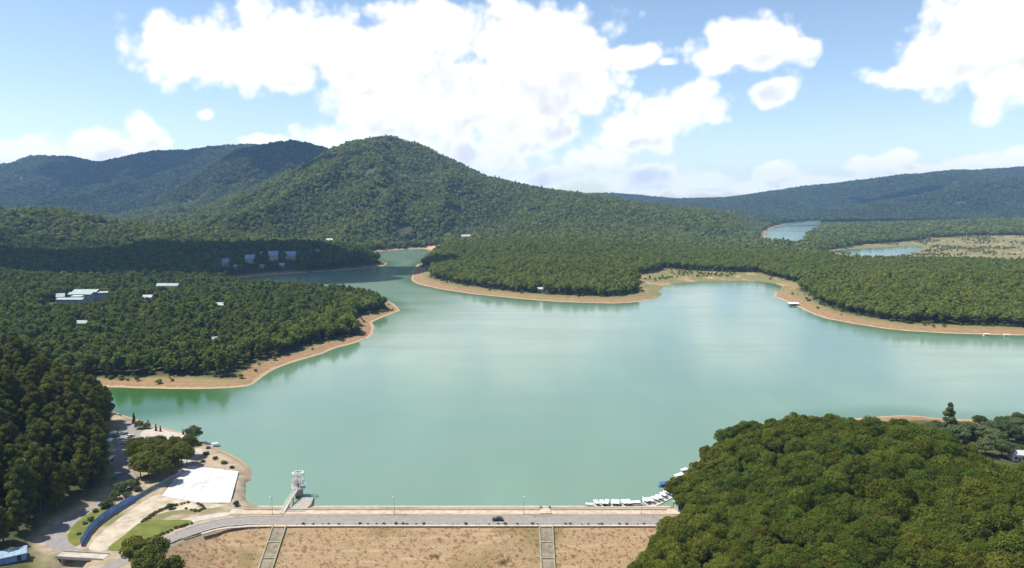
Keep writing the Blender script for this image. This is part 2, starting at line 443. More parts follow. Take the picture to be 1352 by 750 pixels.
def axis(a, b, step, lo, hi, gr):
    c = list(np.arange(a, b + .01, step)); s = step; v = b
    r = []
    while v < hi: s *= gr; v += s; r.append(v)
    s = step; v = a; l = []
    while v > lo: s *= gr; v -= s; l.append(v)
    return np.array(l[::-1] + c + r)
GX = axis(-262, 210, 2.0, -9000, 9000, 1.021)
GY = axis(204, 470, 2.0, -180, 11000, 1.0125)
XX, YY = np.meshgrid(GX, GY)
HH, SD, PL = terrain(XX, YY)

def ground(x, y):
    x = np.asarray(x, float); y = np.asarray(y, float)
    i = np.clip(np.searchsorted(GX, x) - 1, 0, len(GX) - 2); j = np.clip(np.searchsorted(GY, y) - 1, 0, len(GY) - 2)
    fx = np.clip((x - GX[i]) / (GX[i + 1] - GX[i]), 0, 1); fy = np.clip((y - GY[j]) / (GY[j + 1] - GY[j]), 0, 1)
    return (HH[j, i] * (1 - fx) + HH[j, i + 1] * fx) * (1 - fy) + (HH[j + 1, i] * (1 - fx) + HH[j + 1, i + 1] * fx) * fy
def grid_val(A, x, y):
    i = np.clip(np.searchsorted(GX, x), 0, len(GX) - 1); j = np.clip(np.searchsorted(GY, y), 0, len(GY) - 1)
    return A[j, i]
def hit(px, py, lift=0.0):
    """where the sight line through a pixel meets the ground (or a canopy 'lift' above it)"""
    d = ray(px, py)
    t = 100 / d.y
    while t < 9000:
        p = Vector((0, 0, CAMZ)) + d * t
        if p.z < float(ground(p.x, p.y)) + lift: break
        t *= 1.003
    return Vector((p.x, p.y, float(ground(p.x, p.y))))

# clearing / soil weights
def near_poly(poly, f=10): return sstep(-f, f, sdist(poly, XX, YY) + 10 * fbm(XX / 40, YY / 40, 55, 3))
beachw = np.where((YY > 560) & (YY < 1300) & (XX > -180), 34, 17) + 9 * fbm(XX / 70, YY / 70, 91, 3)
beachw = np.where((YY > 380) & (YY < 900) & (XX < -100), 19 + 9 * fbm(XX / 50, YY / 50, 93, 3), beachw)
A_beach = sstep(1.0, -6.0, SD - beachw) * (SD < 200)
A_dirt = np.maximum.reduce([near_poly(SOIL1, 6)])
A_grass = np.maximum.reduce([near_poly(CLEAR1, 14), near_poly(CLEAR2, 20)])
A_plat = sstep(-5, 0, PL)
xb_ = 66 - np.clip(DAM_R0 - YY, 0, 80) * 0.86
A_dam = np.where(YY < DAM_R0, sstep(-172, -160, XX), sstep(-138, -130, XX)) * sstep(xb_ + 4, xb_ - 2, XX) * (YY < DAM_R1 + 14) * (YY > 150) * (1 - A_plat * (YY > DAM_R0 - 40) * (XX < -112))
nx, ny = len(GX), len(GY)
V = np.stack([XX, YY, HH], -1).reshape(-1, 3)
me = bpy.data.meshes.new('terrain')
idx = np.arange(nx * ny).reshape(ny, nx)
Q = np.stack([idx[:-1, :-1], idx[:-1, 1:], idx[1:, 1:], idx[1:, :-1]], -1).reshape(-1, 4)
me.vertices.add(len(V)); me.vertices.foreach_set('co', V.ravel())
me.loops.add(Q.size); me.loops.foreach_set('vertex_index', Q.ravel().astype(np.int32))
me.polygons.add(len(Q)); me.polygons.foreach_set('loop_start', np.arange(0, Q.size, 4, dtype=np.int32))
me.polygons.foreach_set('use_smooth', np.ones(len(Q), bool))
me.update(calc_edges=True)
for nm, A in (('beach', A_beach), ('dirt', A_dirt), ('grass', A_grass), ('plat', A_plat), ('dam', A_dam), ('shore', SD)):
    at_ = me.attributes.new(nm, 'FLOAT', 'POINT'); at_.data.foreach_set('value', A.ravel().astype(np.float32))
terr = bpy.data.objects.new('terrain', me); col.objects.link(terr); tag(terr, kind='structure')

def terrain_mat():
    m = bpy.data.materials.new('terrain_ground'); m.use_nodes = True
    T = NT(m.node_tree); bs = m.node_tree.nodes['Principled BSDF']
    bs.inputs['Roughness'].default_value = 0.95; bs.inputs['Specular IOR Level'].default_value = 0.15
    geo = T.n('ShaderNodeNewGeometry'); pos = geo.outputs['Position']
    def attr(n): a = T.n('ShaderNodeAttribute'); a.attribute_name = n; return a.outputs['Fac']
    n1 = T.noise(pos, 0.03, 6, 0.6); n2 = T.noise(pos, 0.25, 6, 0.6); n3 = T.noise(pos, 1.2, 5, 0.65)
    floor = T.mix(T.mr(n2, .35, .65), c4((.042, .052, .018)), c4((.075, .070, .030)))
    br = T.mix(T.mr(n2, .35, .68), c4((.26, .16, .085)), c4((.18, .12, .06)))
    br = T.mix(T.mr(n1, .5, .7), br, c4((.21, .165, .075)))
    # the damp and the bleached bands left by the falling water level
    sh_ = T.m('ADD', attr('shore'), T.m('MULTIPLY', T.m('SUBTRACT', n2, .5), 7.0))
    br = T.mix(T.mr(sh_, 5.5, 1.0), br, c4((.35, .24, .15)))
    bands = T.m('SINE', T.m('MULTIPLY', T.m('ADD', attr('shore'), T.m('MULTIPLY', n2, 9.0)), 0.85))
    br = T.mix(T.m('MULTIPLY', T.mr(bands, .2, 1.0), .38), br, c4((.155, .105, .06)))
    br = T.mix(T.m('MULTIPLY', T.mr(n3, .56, .7), .4), br, c4((.36, .27, .18)))
    br = T.mix(T.m('MULTIPLY', T.mr(sh_, 13, 24), .75), br, c4((.145, .135, .05)))
    gr = T.mix(T.mr(n2, .35, .65), c4((.10, .115, .035)), c4((.21, .165, .08)))
    gr = T.mix(T.mr(n1, .52, .68), gr, c4((.33, .22, .12)))
    soil = T.mix(T.mr(n2, .35, .68), c4((.33, .27, .195)), c4((.24, .185, .12)))
    soil = T.mix(T.m('MULTIPLY', T.mr(n1, .46, .6), .85), soil, c4((.125, .125, .045)))
    # dry grass of the dam slope: tufts, mown lines along the contour, some green
    mp = T.n('ShaderNodeMapping'); T.link(pos, mp.inputs['Vector']); mp.inputs['Scale'].default_value = (0.05, 0.6, 0.6)
    ln = T.noise(mp.outputs[0], 1.0, 4, 0.6)
    dry = T.mix(T.mr(n3, .36, .66), c4((.305, .215, .125)), c4((.235, .16, .09)))
    dry = T.mix(T.m('MULTIPLY', T.mr(ln, .52, .66), .55), dry, c4((.37, .275, .17)))
    dry = T.mix(T.m('MULTIPLY', T.mr(n1, .5, .64), .75), dry, c4((.155, .12, .05)))
    dry = T.mix(T.m('MULTIPLY', T.mr(T.noise(pos, .11, 4, .7), .66, .72), .55), dry, c4((.15, .18, .035)))
    c = T.mix(attr('beach'), floor, br)
    c = T.mix(attr('grass'), c, gr)
    c = T.mix(attr('dirt'), c, c4((.40, .235, .13)))
    c = T.mix(attr('dam'), c, dry)
    c = T.mix(attr('plat'), c, soil)
    T.link(c, bs.inputs['Base Color'])
    b = T.n('ShaderNodeBump'); b.inputs['Strength'].default_value = 0.5; b.inputs['Distance'].default_value = 0.5
    T.link(n3, b.inputs['Height']); T.link(b.outputs[0], bs.inputs['Normal'])
    return m
me.materials.append(terrain_mat())

# ------------------------------------------------------------------ lake
def water_mat():
    m = bpy.data.materials.new('lake_water'); m.use_nodes = True
    T = NT(m.node_tree); bs = m.node_tree.nodes['Principled BSDF']
    geo = T.n('ShaderNodeNewGeometry'); pos = geo.outputs['Position']
    n = T.noise(pos, 0.006, 5, 0.55, 0.6)
    mp = T.n('ShaderNodeMapping'); T.link(pos, mp.inputs['Vector']); mp.inputs['Scale'].default_value = (0.02, 0.006, 0.02)
    st = T.noise(mp.outputs[0], 1.0, 4, 0.5)
    c = T.mix(T.mr(n, .35, .65), c4((.128, .204, .142)), c4((.138, .210, .156)))
    c = T.mix(T.m('MULTIPLY', T.mr(st, .4, .7), .6), c, c4((.150, .236, .164)))
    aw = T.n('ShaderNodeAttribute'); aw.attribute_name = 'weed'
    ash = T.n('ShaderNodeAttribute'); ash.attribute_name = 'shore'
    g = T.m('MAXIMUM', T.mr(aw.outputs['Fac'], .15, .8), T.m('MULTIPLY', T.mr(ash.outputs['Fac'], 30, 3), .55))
    c = T.mix(g, c, c4((.032, .095, .022)))  # tree reflections in the bay and along shores, painted as darker green water
    T.link(c, bs.inputs['Base Color'])
    bs.inputs['IOR'].default_value = 1.5
    bs.inputs['Specular IOR Level'].default_value = 0.5
    mw = T.n('ShaderNodeMapping'); T.link(pos, mw.inputs['Vector']); mw.inputs['Scale'].default_value = (0.004, 0.03, 0.02); mw.inputs['Rotation'].default_value = (0, 0, .18)
    T.link(T.mr(T.noise(mw.outputs[0], 1.0, 6, .62, .8), .36, .68, .11, .18), bs.inputs['Roughness'])
    b = T.n('ShaderNodeBump'); b.inputs['Strength'].default_value = 0.16; b.inputs['Distance'].default_value = 0.12
    T.link(T.noise(pos, 0.8, 3, 0.55), b.inputs['Height']); T.link(b.outputs[0], bs.inputs['Normal'])
    return m
wetv = (SD < 11) & (YY > 276) & (YY < 5200)
qm = (wetv[:-1, :-1] | wetv[:-1, 1:] | wetv[1:, 1:] | wetv[1:, :-1]).ravel() & (np.minimum(YY[:-1, :-1], YY[1:, 1:]).ravel() > 274)
LQ = Q[qm]; uv, inv = np.unique(LQ, return_inverse=True); inv = inv.reshape(LQ.shape)
LV = V[uv].copy(); LV[:, 2] = 0
lme = bpy.data.meshes.new('lake'); lme.vertices.add(len(LV)); lme.vertices.foreach_set('co', LV.ravel())
lme.loops.add(inv.size); lme.loops.foreach_set('vertex_index', inv.ravel().astype(np.int32))
lme.polygons.add(len(inv)); lme.polygons.foreach_set('loop_start', np.arange(0, inv.size, 4, dtype=np.int32)); lme.update(calc_edges=True)
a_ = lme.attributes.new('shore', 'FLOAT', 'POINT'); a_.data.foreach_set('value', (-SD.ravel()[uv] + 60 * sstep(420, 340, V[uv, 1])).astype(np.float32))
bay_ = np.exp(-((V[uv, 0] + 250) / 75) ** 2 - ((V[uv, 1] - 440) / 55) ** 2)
a_ = lme.attributes.new('weed', 'FLOAT', 'POINT'); a_.data.foreach_set('value', bay_.astype(np.float32))  # bay area where mirrored trees are painted into the water colour
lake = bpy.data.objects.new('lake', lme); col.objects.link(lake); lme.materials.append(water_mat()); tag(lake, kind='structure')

# ------------------------------------------------------------------ the cumulus overhead that shade the land (above the frame)
CLOUDM = mat('cloud_white', (.9, .9, .92), 1.0, .03, .01, spec=0.0)
def cloud(c, rx, ry, rz, seed, n=16):
    r = random.Random(seed); bm = bmesh.new()
    for k in range(n):
        a = r.uniform(0, 6.283); q = math.sqrt(r.random()) * .78
        if k < 3: q *= .4
        s = r.uniform(.3, .5) * (1.1 - .4 * q)
        mtx = Matrix.Translation((c[0] + rx * q * math.cos(a), c[1] + ry * q * math.sin(a), c[2] + rz * r.uniform(-.1, .45) * (1 - q))) @ Matrix.Diagonal((rx * s, ry * s, rz * (.5 + .6 * s), 1))
        bmesh.ops.create_icosphere(bm, subdivisions=3, radius=1, matrix=mtx)
    for v in bm.verts:
        p = v.co
        v.co = p + Vector((math.sin(p.y * .021 + p.z * .03), math.sin(p.x * .019 + p.z * .027), 0.6 * math.sin(p.x * .03 + p.y * .028))) * (rz * .22)
    me = bpy.data.meshes.new('cloud'); bm.to_mesh(me); bm.free(); me.materials.append(CLOUDM)
    me.polygons.foreach_set('use_smooth', [True] * len(me.polygons))
    o = bpy.data.objects.new('cloud', me); col.objects.link(o); tag(o, kind='structure'); return o
def cloud_over(tx, ty, tz, alt, rx, ry, rz, seed):
    k = (alt - tz) / SUN_DIR.z
    cloud((tx + SUN_DIR.x * k, ty + SUN_DIR.y * k, alt), rx, ry, rz, seed)
cloud_over(-740, 1235, 30, 640, 640, 225, 45, 1)  # unseen cloud, set low and wide to block more sky light too
cloud_over(-1130, 3560, 300, 1560, 330, 260, 70, 2)
cloud_over(2900, 4950, 190, 2100, 520, 200, 80, 3)
cloud_over(1900, 3350, 20, 1800, 620, 170, 60, 4)
cloud_over(-2500, 4600, 230, 2200, 700, 330, 80, 6)
cloud_over(-560, 2350, 170, 1300, 170, 90, 40, 7)
cloud_over(330, 2950, 120, 1400, 230, 130, 50, 5)

# ------------------------------------------------------------------ trees: meshes
def leaves(lobes, n, size, seed, up=0.25):
    r = np.random.default_rng(seed); L = np.array(lobes)
    w = (L[:, 3] * L[:, 4] + L[:, 3] * L[:, 5]); w /= w.sum()
    k = r.choice(len(L), n, p=w)
    d = r.normal(size=(n, 3)); d /= np.linalg.norm(d, axis=1)[:, None]
    d[:, 2] += up; d /= np.linalg.norm(d, axis=1)[:, None]
    c = L[k, :3]; rad = L[k, 3:6]
    p = c + rad * d * (0.62 + 0.42 * r.random((n, 1)) ** .6)
    nrm = d / rad; nrm /= np.linalg.norm(nrm, axis=1)[:, None]
    nrm = nrm + r.normal(size=(n, 3)) * .45; nrm /= np.linalg.norm(nrm, axis=1)[:, None]
    t = np.cross(nrm, r.normal(size=(n, 3))); t /= np.linalg.norm(t, axis=1)[:, None]
    b = np.cross(nrm, t)
    s = size * (0.6 + .8 * r.random((n, 1)))
    t = t * s; b = b * s * .7
    v = np.stack([p - t, p - b * .9 , p + t, p + b], 1).reshape(-1, 3)
    return v

def trunk_parts(h, r0, seed, lobes, nlimb=5, n=6):
    mb = MB(); rr = random.Random(seed); pts = []
    x = y = 0.0; segs = 4
    for k in range(segs + 1):
        pts.append(Vector((x, y, h * k / segs))); x += rr.uniform(-.02, .02) * h; y += rr.uniform(-.02, .02) * h
    for k in range(segs): mb.tube(pts[k], pts[k + 1], r0 * (1 - .8 * k / segs), r0 * (1 - .8 * (k + 1) / segs), n, cap=(k == segs - 1))
    for q in range(min(nlimb, len(lobes))):
        l = lobes[q]; s = pts[1].lerp(pts[3], rr.random())
        mb.tube(s, Vector(l[:3]), r0 * .35, r0 * .1, 4, cap=False)
    return mb

def round_lobes(h, rad, seed, k=13, flat=.8, low=.38):
    r = random.Random(seed); cz = h * (low + 1) / 2; rz = h * (1 - low) / 2
    L = [(0, 0, cz, rad * .72, rad * .72, rz * .78)]
    for i in range(k):
        a = i * 2.4 + r.uniform(-.4, .4); e = math.asin(-.45 + 1.42 * (i + .5) / k)
        q = r.uniform(.5, .72); s = r.uniform(.32, .5)
        L.append((rad * q * math.cos(a) * math.cos(e), rad * q * math.sin(a) * math.cos(e), cz + rz * .72 * math.sin(e), rad * s, rad * s, rz * s * flat))
    return L
def pine_lobes(h, rad, seed, k=15, low=.34):
    r = random.Random(seed); L = []
    for i in range(k):
        t = (i + .5) / k; z = h * (low + (1 - low) * .93 * t)
        prof = math.sin(math.pi * (0.22 + .74 * t)) ** .8
        a = i * 2.4 + r.uniform(-.5, .5); q = rad * prof * r.uniform(.35, .62)
        s = rad * r.uniform(.34, .5) * (.55 + .45 * prof)
        L.append((q * math.cos(a), q * math.sin(a), z, s, s, s * r.uniform(.62, .85)))
    L.append((0, 0, h * .93, rad * .28, rad * .28, h * .075))
    return L
def cone_lobes(h, rad, seed, k=9, low=.06):
    r = random.Random(seed)
    return [(r.uniform(-.1, .1) * rad, r.uniform(-.1, .1) * rad, h * (low + (.96 - low) * i / (k - 1)), rad * (1 - .8 * i / (k - 1)) ** .8, rad * (1 - .8 * i / (k - 1)) ** .8, h / k * .9) for i in range(k)]

def leaf_mesh(name, lobes, n, size, seed, m, up=.25):
    v = leaves(lobes, n, size, seed, up); me = bpy.data.meshes.new(name); k = len(v) // 4
    me.vertices.add(len(v)); me.vertices.foreach_set('co', v.ravel())
    me.loops.add(4 * k); me.loops.foreach_set('vertex_index', np.arange(4 * k, dtype=np.int32))
    me.polygons.add(k); me.polygons.foreach_set('loop_start', np.arange(0, 4 * k, 4, dtype=np.int32))
    me.update(calc_edges=True); me.materials.append(m); return me
def mb_mesh(name, mb, m):
    me = bpy.data.meshes.new(name); me.from_pydata(mb.v, [], mb.f); me.materials.append(m); me.update(); return me

class Kind:      # one tree shape: trunk mesh and crown mesh
    def __init__(s, kind, h, rad, seed, n, size, m, **kw):
        s.h = h; s.rad = rad
        L = {'round': round_lobes, 'pine': pine_lobes, 'cone': cone_lobes}[kind](h, rad, seed, **kw)
        s.crown = leaf_mesh('crown', L, n, size, seed, m)
        s.trunk = mb_mesh('trunk', trunk_parts(h * (.8 if kind != 'pine' else .93), .022 * h, seed, L[1:], 5), BARK)
    def thing(s, name, loc, rz, sc, label, cat, group=None, sz=1.0):
        o = empty(name, loc, label, cat, group, rz); o.scale = (sc, sc, sc * sz)
        for nm, me in (('trunk', s.trunk), ('crown', s.crown)):
            c = bpy.data.objects.new(nm, me); col.objects.link(c); c.parent = o
        return o

OLIVE = [Kind('round', 13, 4.9, 40 + i, 6500, .27, L_OLIVE, low=.3, k=18 + i % 4) for i in range(5)] + [Kind('round', 10, 5.6, 48, 6500, .27, L_OLIVE, low=.3, k=20), Kind('round', 16, 4.1, 49, 6500, .27, L_OLIVE, low=.25, k=20)]
PINES = [Kind('pine', 21, 5.0, 60 + i, 5200, .36, L_PINE, low=.22, k=17) for i in range(5)]
GREYT = [Kind('round', 11, 4.6, 80 + i, 2800, .38, L_GREY, low=.2) for i in range(3)]
DARKT = [Kind('round', 11.5, 4.4, 90 + i, 2800, .38, L_PINE, low=.22) for i in range(3)]
CYPR = [Kind('cone', 7, 1.2, 95 + i, 700, .26, L_DARK) for i in range(2)]
BUSH = [Kind('round', 3.4, 2.2, 98 + i, 900, .26, L_GREY, low=.04, k=9) for i in range(3)]
SHRUB = [Kind('round', 1.1, .9, 105 + i, 220, .16, L_PINE, low=.02, k=6) for i in range(3)]

# single-mesh prototypes for the forest masses (not linked to the scene)
def proto(name, kind, h, rad, seed, n, size, m, **kw):
    L = {'round': round_lobes, 'pine': pine_lobes}[kind](h, rad, seed, **kw)
    lv = leaves(L, n, size, seed); k = len(lv) // 4
    tb = MB().tube((0, 0, -1), (0, 0, h * .75), .02 * h, .008 * h, 4, cap=False)
    b = len(tb.v); vs = tb.v + [tuple(p) for p in lv]; fs = tb.f + [(b + 4 * i, b + 4 * i + 1, b + 4 * i + 2, b + 4 * i + 3) for i in range(k)]
    me = bpy.data.meshes.new(name); me.from_pydata(vs, [], fs); me.materials.append(BARK); me.materials.append(m)
    me.polygons.foreach_set('material_index', [0] * len(tb.f) + [1] * k); me.update()
    return bpy.data.objects.new(name, me)
PR_OLIVE = [proto('olive_tree', 'round', 13, 4.9, 140 + i, 2600, .42, L_OLIVE, low=.3) for i in range(3)]
PR_PINE = [proto('near_pine', 'pine', 21, 5.0, 150 + i, 1500, .7, L_PINE, low=.22) for i in range(3)]
PR_MID = [proto('mid_pine', 'pine', 17, 4.6, 160 + i, 480, 1.0, L_FOREST, low=.3, k=11) for i in range(2)] + [proto('mid_tree', 'round', 15, 5.2, 165 + i, 480, 1.0, L_FOREST, low=.3, k=10) for i in range(4)]
PR_HEAD = [proto('headland_pine', 'pine', 16, 4.2, 190, 420, 1.0, L_HEAD, low=.35, k=11)] + [proto('headland_tree', 'round', 15, 4.7, 195 + i, 420, 1.0, L_HEAD, low=.42, k=10) for i in range(4)]
PR_FAR = [proto('far_tree', 'round', 13.5, 6.0, 170 + i, 140, 1.9, L_HILL, low=.25, k=7) for i in range(5)] + [proto('far_pine', 'pine', 16, 4.8, 175, 130, 1.8, L_HILL, low=.2, k=8)]

PR_DIST = [proto('distant_tree', 'round', 13.5, 6.0, 220 + i, 110, 2.0, L_DIST, low=.25, k=7) for i in range(4)]

def forest(name, pts, scl, protos, label):
    n = len(pts)
    me = bpy.data.meshes.new(name); me.vertices.add(n); me.vertices.foreach_set('co', np.asarray(pts, np.float32).ravel())
    for nm, typ, arr in (('scl', 'FLOAT', scl), ('rotz', 'FLOAT', rng.random(n) * 6.283), ('kindi', 'INT', rng.integers(0, len(protos), n)), ('sz', 'FLOAT', np.asarray(scl) * (0.85 + .35 * rng.random(n)))):
        a = me.attributes.new(nm, typ, 'POINT'); a.data.foreach_set('value', np.asarray(arr, np.int32 if typ == 'INT' else np.float32))
    o = bpy.data.objects.new(name, me); col.objects.link(o); tag(o, label, 'forest', kind='stuff')
    g = bpy.data.node_groups.new(name, 'GeometryNodeTree')
    g.interface.new_socket('Geometry', in_out='INPUT', socket_type='NodeSocketGeometry'); g.interface.new_socket('Geometry', in_out='OUTPUT', socket_type='NodeSocketGeometry')
    T = NT(g); gi = T.n('NodeGroupInput'); go = T.n('NodeGroupOutput'); jn = T.n('GeometryNodeJoinGeometry')
    def na(nm, typ): a = T.n('GeometryNodeInputNamedAttribute', data_type=typ); a.inputs[0].default_value = nm; return a.outputs[0]
    rot = T.n('ShaderNodeCombineXYZ'); T.link(na('rotz', 'FLOAT'), rot.inputs[2])
    sc = T.n('ShaderNodeCombineXYZ'); s_ = na('scl', 'FLOAT'); T.link(s_, sc.inputs[0]); T.link(s_, sc.inputs[1]); T.link(na('sz', 'FLOAT'), sc.inputs[2])
    ki = na('kindi', 'INT')
    for k, p in enumerate(protos):
        oi = T.n('GeometryNodeObjectInfo'); oi.inputs['Object'].default_value = p; oi.inputs['As Instance'].default_value = True
        cp = T.n('FunctionNodeCompare', data_type='INT', operation='EQUAL'); T.link(ki, cp.inputs[2]); cp.inputs[3].default_value = k
        ip = T.n('GeometryNodeInstanceOnPoints'); T.link(gi.outputs[0], ip.inputs['Points']); T.link(cp.outputs[0], ip.inputs['Selection'])
        T.link(oi.outputs['Geometry'], ip.inputs['Instance']); T.link(rot.outputs[0], ip.inputs['Rotation']); T.link(sc.outputs[0], ip.inputs['Scale'])
        T.link(ip.outputs[0], jn.inputs[0])
    T.link(jn.outputs[0], go.inputs[0])
    md = o.modifiers.new('trees', 'NODES'); md.node_group = g
    return o

# ------------------------------------------------------------------ houses (built first: the trees keep clear of them)
KEEP = []          # (x, y, radius, corridor length, corridor height)
def roofm(k, c): return mat('roof_' + k, c, .75, .2, .6)
def house(name, label, cat, px, py, w, d, h, roof, wall=(.62, .6, .56), rz=0.0, rise=.35, lift=8.0, group=None, windows=True, corridor=90, loc=None):
    p = loc if loc else hit(px, py, lift)
    p = Vector((p.x, p.y, float(ground(p.x, p.y)) - .2))
    o = empty(name, p, label, cat, group, rz)
    MB().box((0, 0, h / 2 - 1), (w, d, h + 2)).build('wall', mat('wall_%d_%d' % (int(wall[0] * 99), int(wall[2] * 99)), wall, .85, .08, .5), o)
    ov = .5; e = h; tt = h + rise * d; a = w / 2 + ov; b = d / 2 + ov
    rb = MB(); th = .25
    for s in (-1, 1):
        q = [(-a, s * b, e - .15), (a, s * b, e - .15), (a, 0, tt), (-a, 0, tt)]
        if s > 0: q = q[::-1]
        rb.loft([q, [(x, y, z + th) for x, y, z in q]])
    rb.build('roof', roofm(roof[0], roof[1]), o)
    for s in (-1, 1): MB().poly([(s * w / 2, -d / 2, h), (s * w / 2, s * 0 + d / 2, h), (s * w / 2, 0, tt - .2)]).build('gable', MATS['wall_%d_%d' % (int(wall[0] * 99), int(wall[2] * 99))], o)
    if windows:
        n = max(2, int(w / 3.5)); st = max(1, int(h / 3.2))
        wm = MB().box((0, 0, 0), (1.3, .12, 1.4))
        mesh = mb_mesh('window', wm, DARKG)
        for k in range(n):
            for f in range(st):
                c = bpy.data.objects.new('window', mesh); col.objects.link(c); c.parent = o
                c.location = (-w / 2 + w * (k + .5) / n, -d / 2 - .02, 1.7 + 3.1 * f)
        MB().box((w * .5 - w / n, -d / 2 - .03, 1.05), (1.0, .1, 2.1)).build('door', mat('door_brown', (.14, .08, .05), .6, .1, 2), o)
    KEEP.append((p.x, p.y, max(w, d) * .62 + 2, corridor, max(w, d) * .6))
    return o

GREYR = ('pale_sheet', (.32, .38, .37)); WHR = ('white_sheet', (.46, .46, .45)); BLR = ('blue_grey', (.30, .38, .50)); SLATE = ('slate', (.20, .24, .30)); TER = ('terracotta', (.42, .24, .16))
# resort on the wooded peninsula
rc = hit(97, 390, 10); RX, RY = rc.x, rc.y; RZ = float(ground(RX, RY))
res = empty('resort_building', (RX, RY, RZ), 'large pale-roofed resort with long parallel roofs among the peninsula trees', 'building')
res.scale = (.7, .7, .8)
sheet = roofm(*GREYR); wallw = mat('resort_wall', (.28, .32, .33), .8, .1, .5)
def hall(cx, cy, w, d, h, rz=0.0, rise=.2, nwin=0):
    pr = empty('wing', (cx, cy, 0)); pr.parent = res; pr.rotation_euler = (0, 0, rz)
    MB().box((0, 0, h / 2 - 1), (w, d, h + 2)).build('wall', wallw, pr)
    a, b = w / 2 + .6, d / 2 + .6; rb = MB()
    for s in (-1, 1):
        q = [(-a, s * b, h - .1), (a, s * b, h - .1), (a, 0, h + rise * d), (-a, 0, h + rise * d)]
        rb.loft([(q if s < 0 else q[::-1]), [(x, y, z + .3) for x, y, z in (q if s < 0 else q[::-1])]])
    rb.build('roof', sheet, pr)
    wm = mb_mesh('window', MB().box((0, 0, 0), (2.2, .14, 1.8)), DARKG)
    for k in range(nwin):
        c = bpy.data.objects.new('window', wm); col.objects.link(c); c.parent = pr; c.location = (-w / 2 + w * (k + .5) / nwin, -d / 2 - .03, h - 1.7)
hall(2, 34, 42, 15, 14, 0, .22, 9); hall(4, 16, 40, 13, 12.5, 0, .2, 9); hall(6, -16, 44, 11, 8.5, 0, .2, 10); hall(-26, 6, 12, 18, 10, .5, .25, 3); hall(30, 34, 18, 9, 12.5, .3, .2, 4)
MB().box((8, -2, 5), (18, 9, 14)).build('white_block', WHITE, res)
KEEP.append((RX, RY + 6, 34, 110, 34))

house('house', 'long low pale-roofed house behind the resort on the peninsula', 'house', 222, 375, 30, 9, 6, GREYR, lift=8)
house('house', 'small white house between the resort and the bay, deep in trees', 'house', 196, 389, 12, 8, 5, WHR, rz=.2, lift=8)
house('cottage', 'white-roofed cottage in the middle of the peninsula woods', 'house', 291, 399, 11, 8, 5, WHR, rz=.3, lift=8, corridor=70)
house('cottage', 'little blue-walled cottage with pale roof near the peninsula beach', 'house', 283, 442, 7, 6, 4, GREYR, wall=(.25, .34, .48), rz=.5, lift=8, corridor=50)
house('cottage', 'small grey cottage on the wooded slope below the resort', 'house', 108, 421, 12, 7, 4, GREYR, lift=8, corridor=60)
house('hut', 'tiny blue-grey hut in the trees downhill from the resort', 'hut', 48, 446, 5, 5, 4, BLR, rz=.4, lift=7, corridor=45)
for k, (px, py, lab) in enumerate([(297, 349, 'grey gabled villa farthest from the water in the shaded hillside row'), (330, 345, 'blue-roofed villa beside the grey one in the shaded hillside row'),
                                   (361, 341, 'square blue-roofed villa third along the shaded hillside row'), (384, 339, 'wide blue-roofed villa at the lake end of the shaded hillside row')]):
    house('villa', lab, 'villa', px, py, [15, 17, 17, 20][k], 12, [8, 10, 11, 8][k], ('villa_blue', (.24, .32, .46)), wall=(.5, .48, .44), rz=[.5, .7, .4, .1][k], rise=.55, lift=5, group='villas in the cloud shade', corridor=110)
for k, (px, py, lab) in enumerate([(312, 352, 'small dim cottage between the first two shaded villas'), (345, 351, 'small pale cottage below the middle shaded villas'), (372, 350, 'small grey cottage nearest the water below the shaded villas'), (418, 331, 'dim grey house alone on the shaded slope beyond the villas'), (345, 334, 'small slate-roofed house uphill of the shaded villas')]):
    house('cottage', lab, 'house', px, py, 9 + k % 2 * 3, 7, 5, SLATE if k % 2 else ('pale_shade', (.36, .37, .36)), wall=(.42, .41, .38), rz=.3 + .2 * k, rise=.4, lift=5, group='villas in the cloud shade', corridor=80)
house('house', 'white flat house on the crest behind the shaded villas', 'house', 403, 320, 22, 9, 6, WHR, lift=8, corridor=120)
house('house', 'tall white house on the shaded headland near the channel', 'house', 435, 318.5, 15, 12, 10, WHR, lift=8, corridor=120, rz=.3)
house('house', 'white-roofed house beside the bare orange bank at the channel end', 'house', 615, 314, 26, 13, 7, WHR, rz=.5, lift=3, corridor=120)
house('hut', 'little white hut on the beach of the long peninsula', 'hut', 713, 384, 8, 6, 4, WHR, lift=1, corridor=60)
house('house', 'small white tower house in the far wood beyond the second inlet', 'house', 1197, 291, 14, 12, 16, WHR, lift=10, corridor=200)

# ------------------------------------------------------------------ scatter
def project(x, y, z):
    dz = z - CAMZ; cp, sp = math.cos(PITCH), math.sin(PITCH)
    dep = y * cp - dz * sp; up = y * sp + dz * cp
    return 676 + FPX * x / dep, 375 - FPX * up / dep

def candidates(y0, y1, step, half=0.86, extra=60):
    xs = np.arange(-half * y1 - extra, half * y1 + extra, step); ys = np.arange(y0, y1, step)
    x, y = np.meshgrid(xs, ys); x = (x + (rng.random(x.shape) - .5) * step * .95).ravel(); y = (y + (rng.random(y.shape) - .5) * step * .95).ravel()
    k = (np.abs(x) < half * y + extra); return x[k], y[k]

def allowed(x, y):
    sdv = grid_val(SD, x, y); bw = grid_val(beachw, x, y)
    k = sdv > bw + 2
    k &= (grid_val(A_grass, x, y) < .45) | ((rng.random(len(x)) < .10 + .5 * (fbm(x / 60, y / 60, 41, 3) > .22)) & (sdv > 12) & (fbm(x / 60, y / 60, 41, 3) > -.1))
    k &= ~((fbm(x / 75, y / 75, 43, 3) > .56) & (y > 1500))
    k &= grid_val(A_dirt, x, y) < .4
    return k

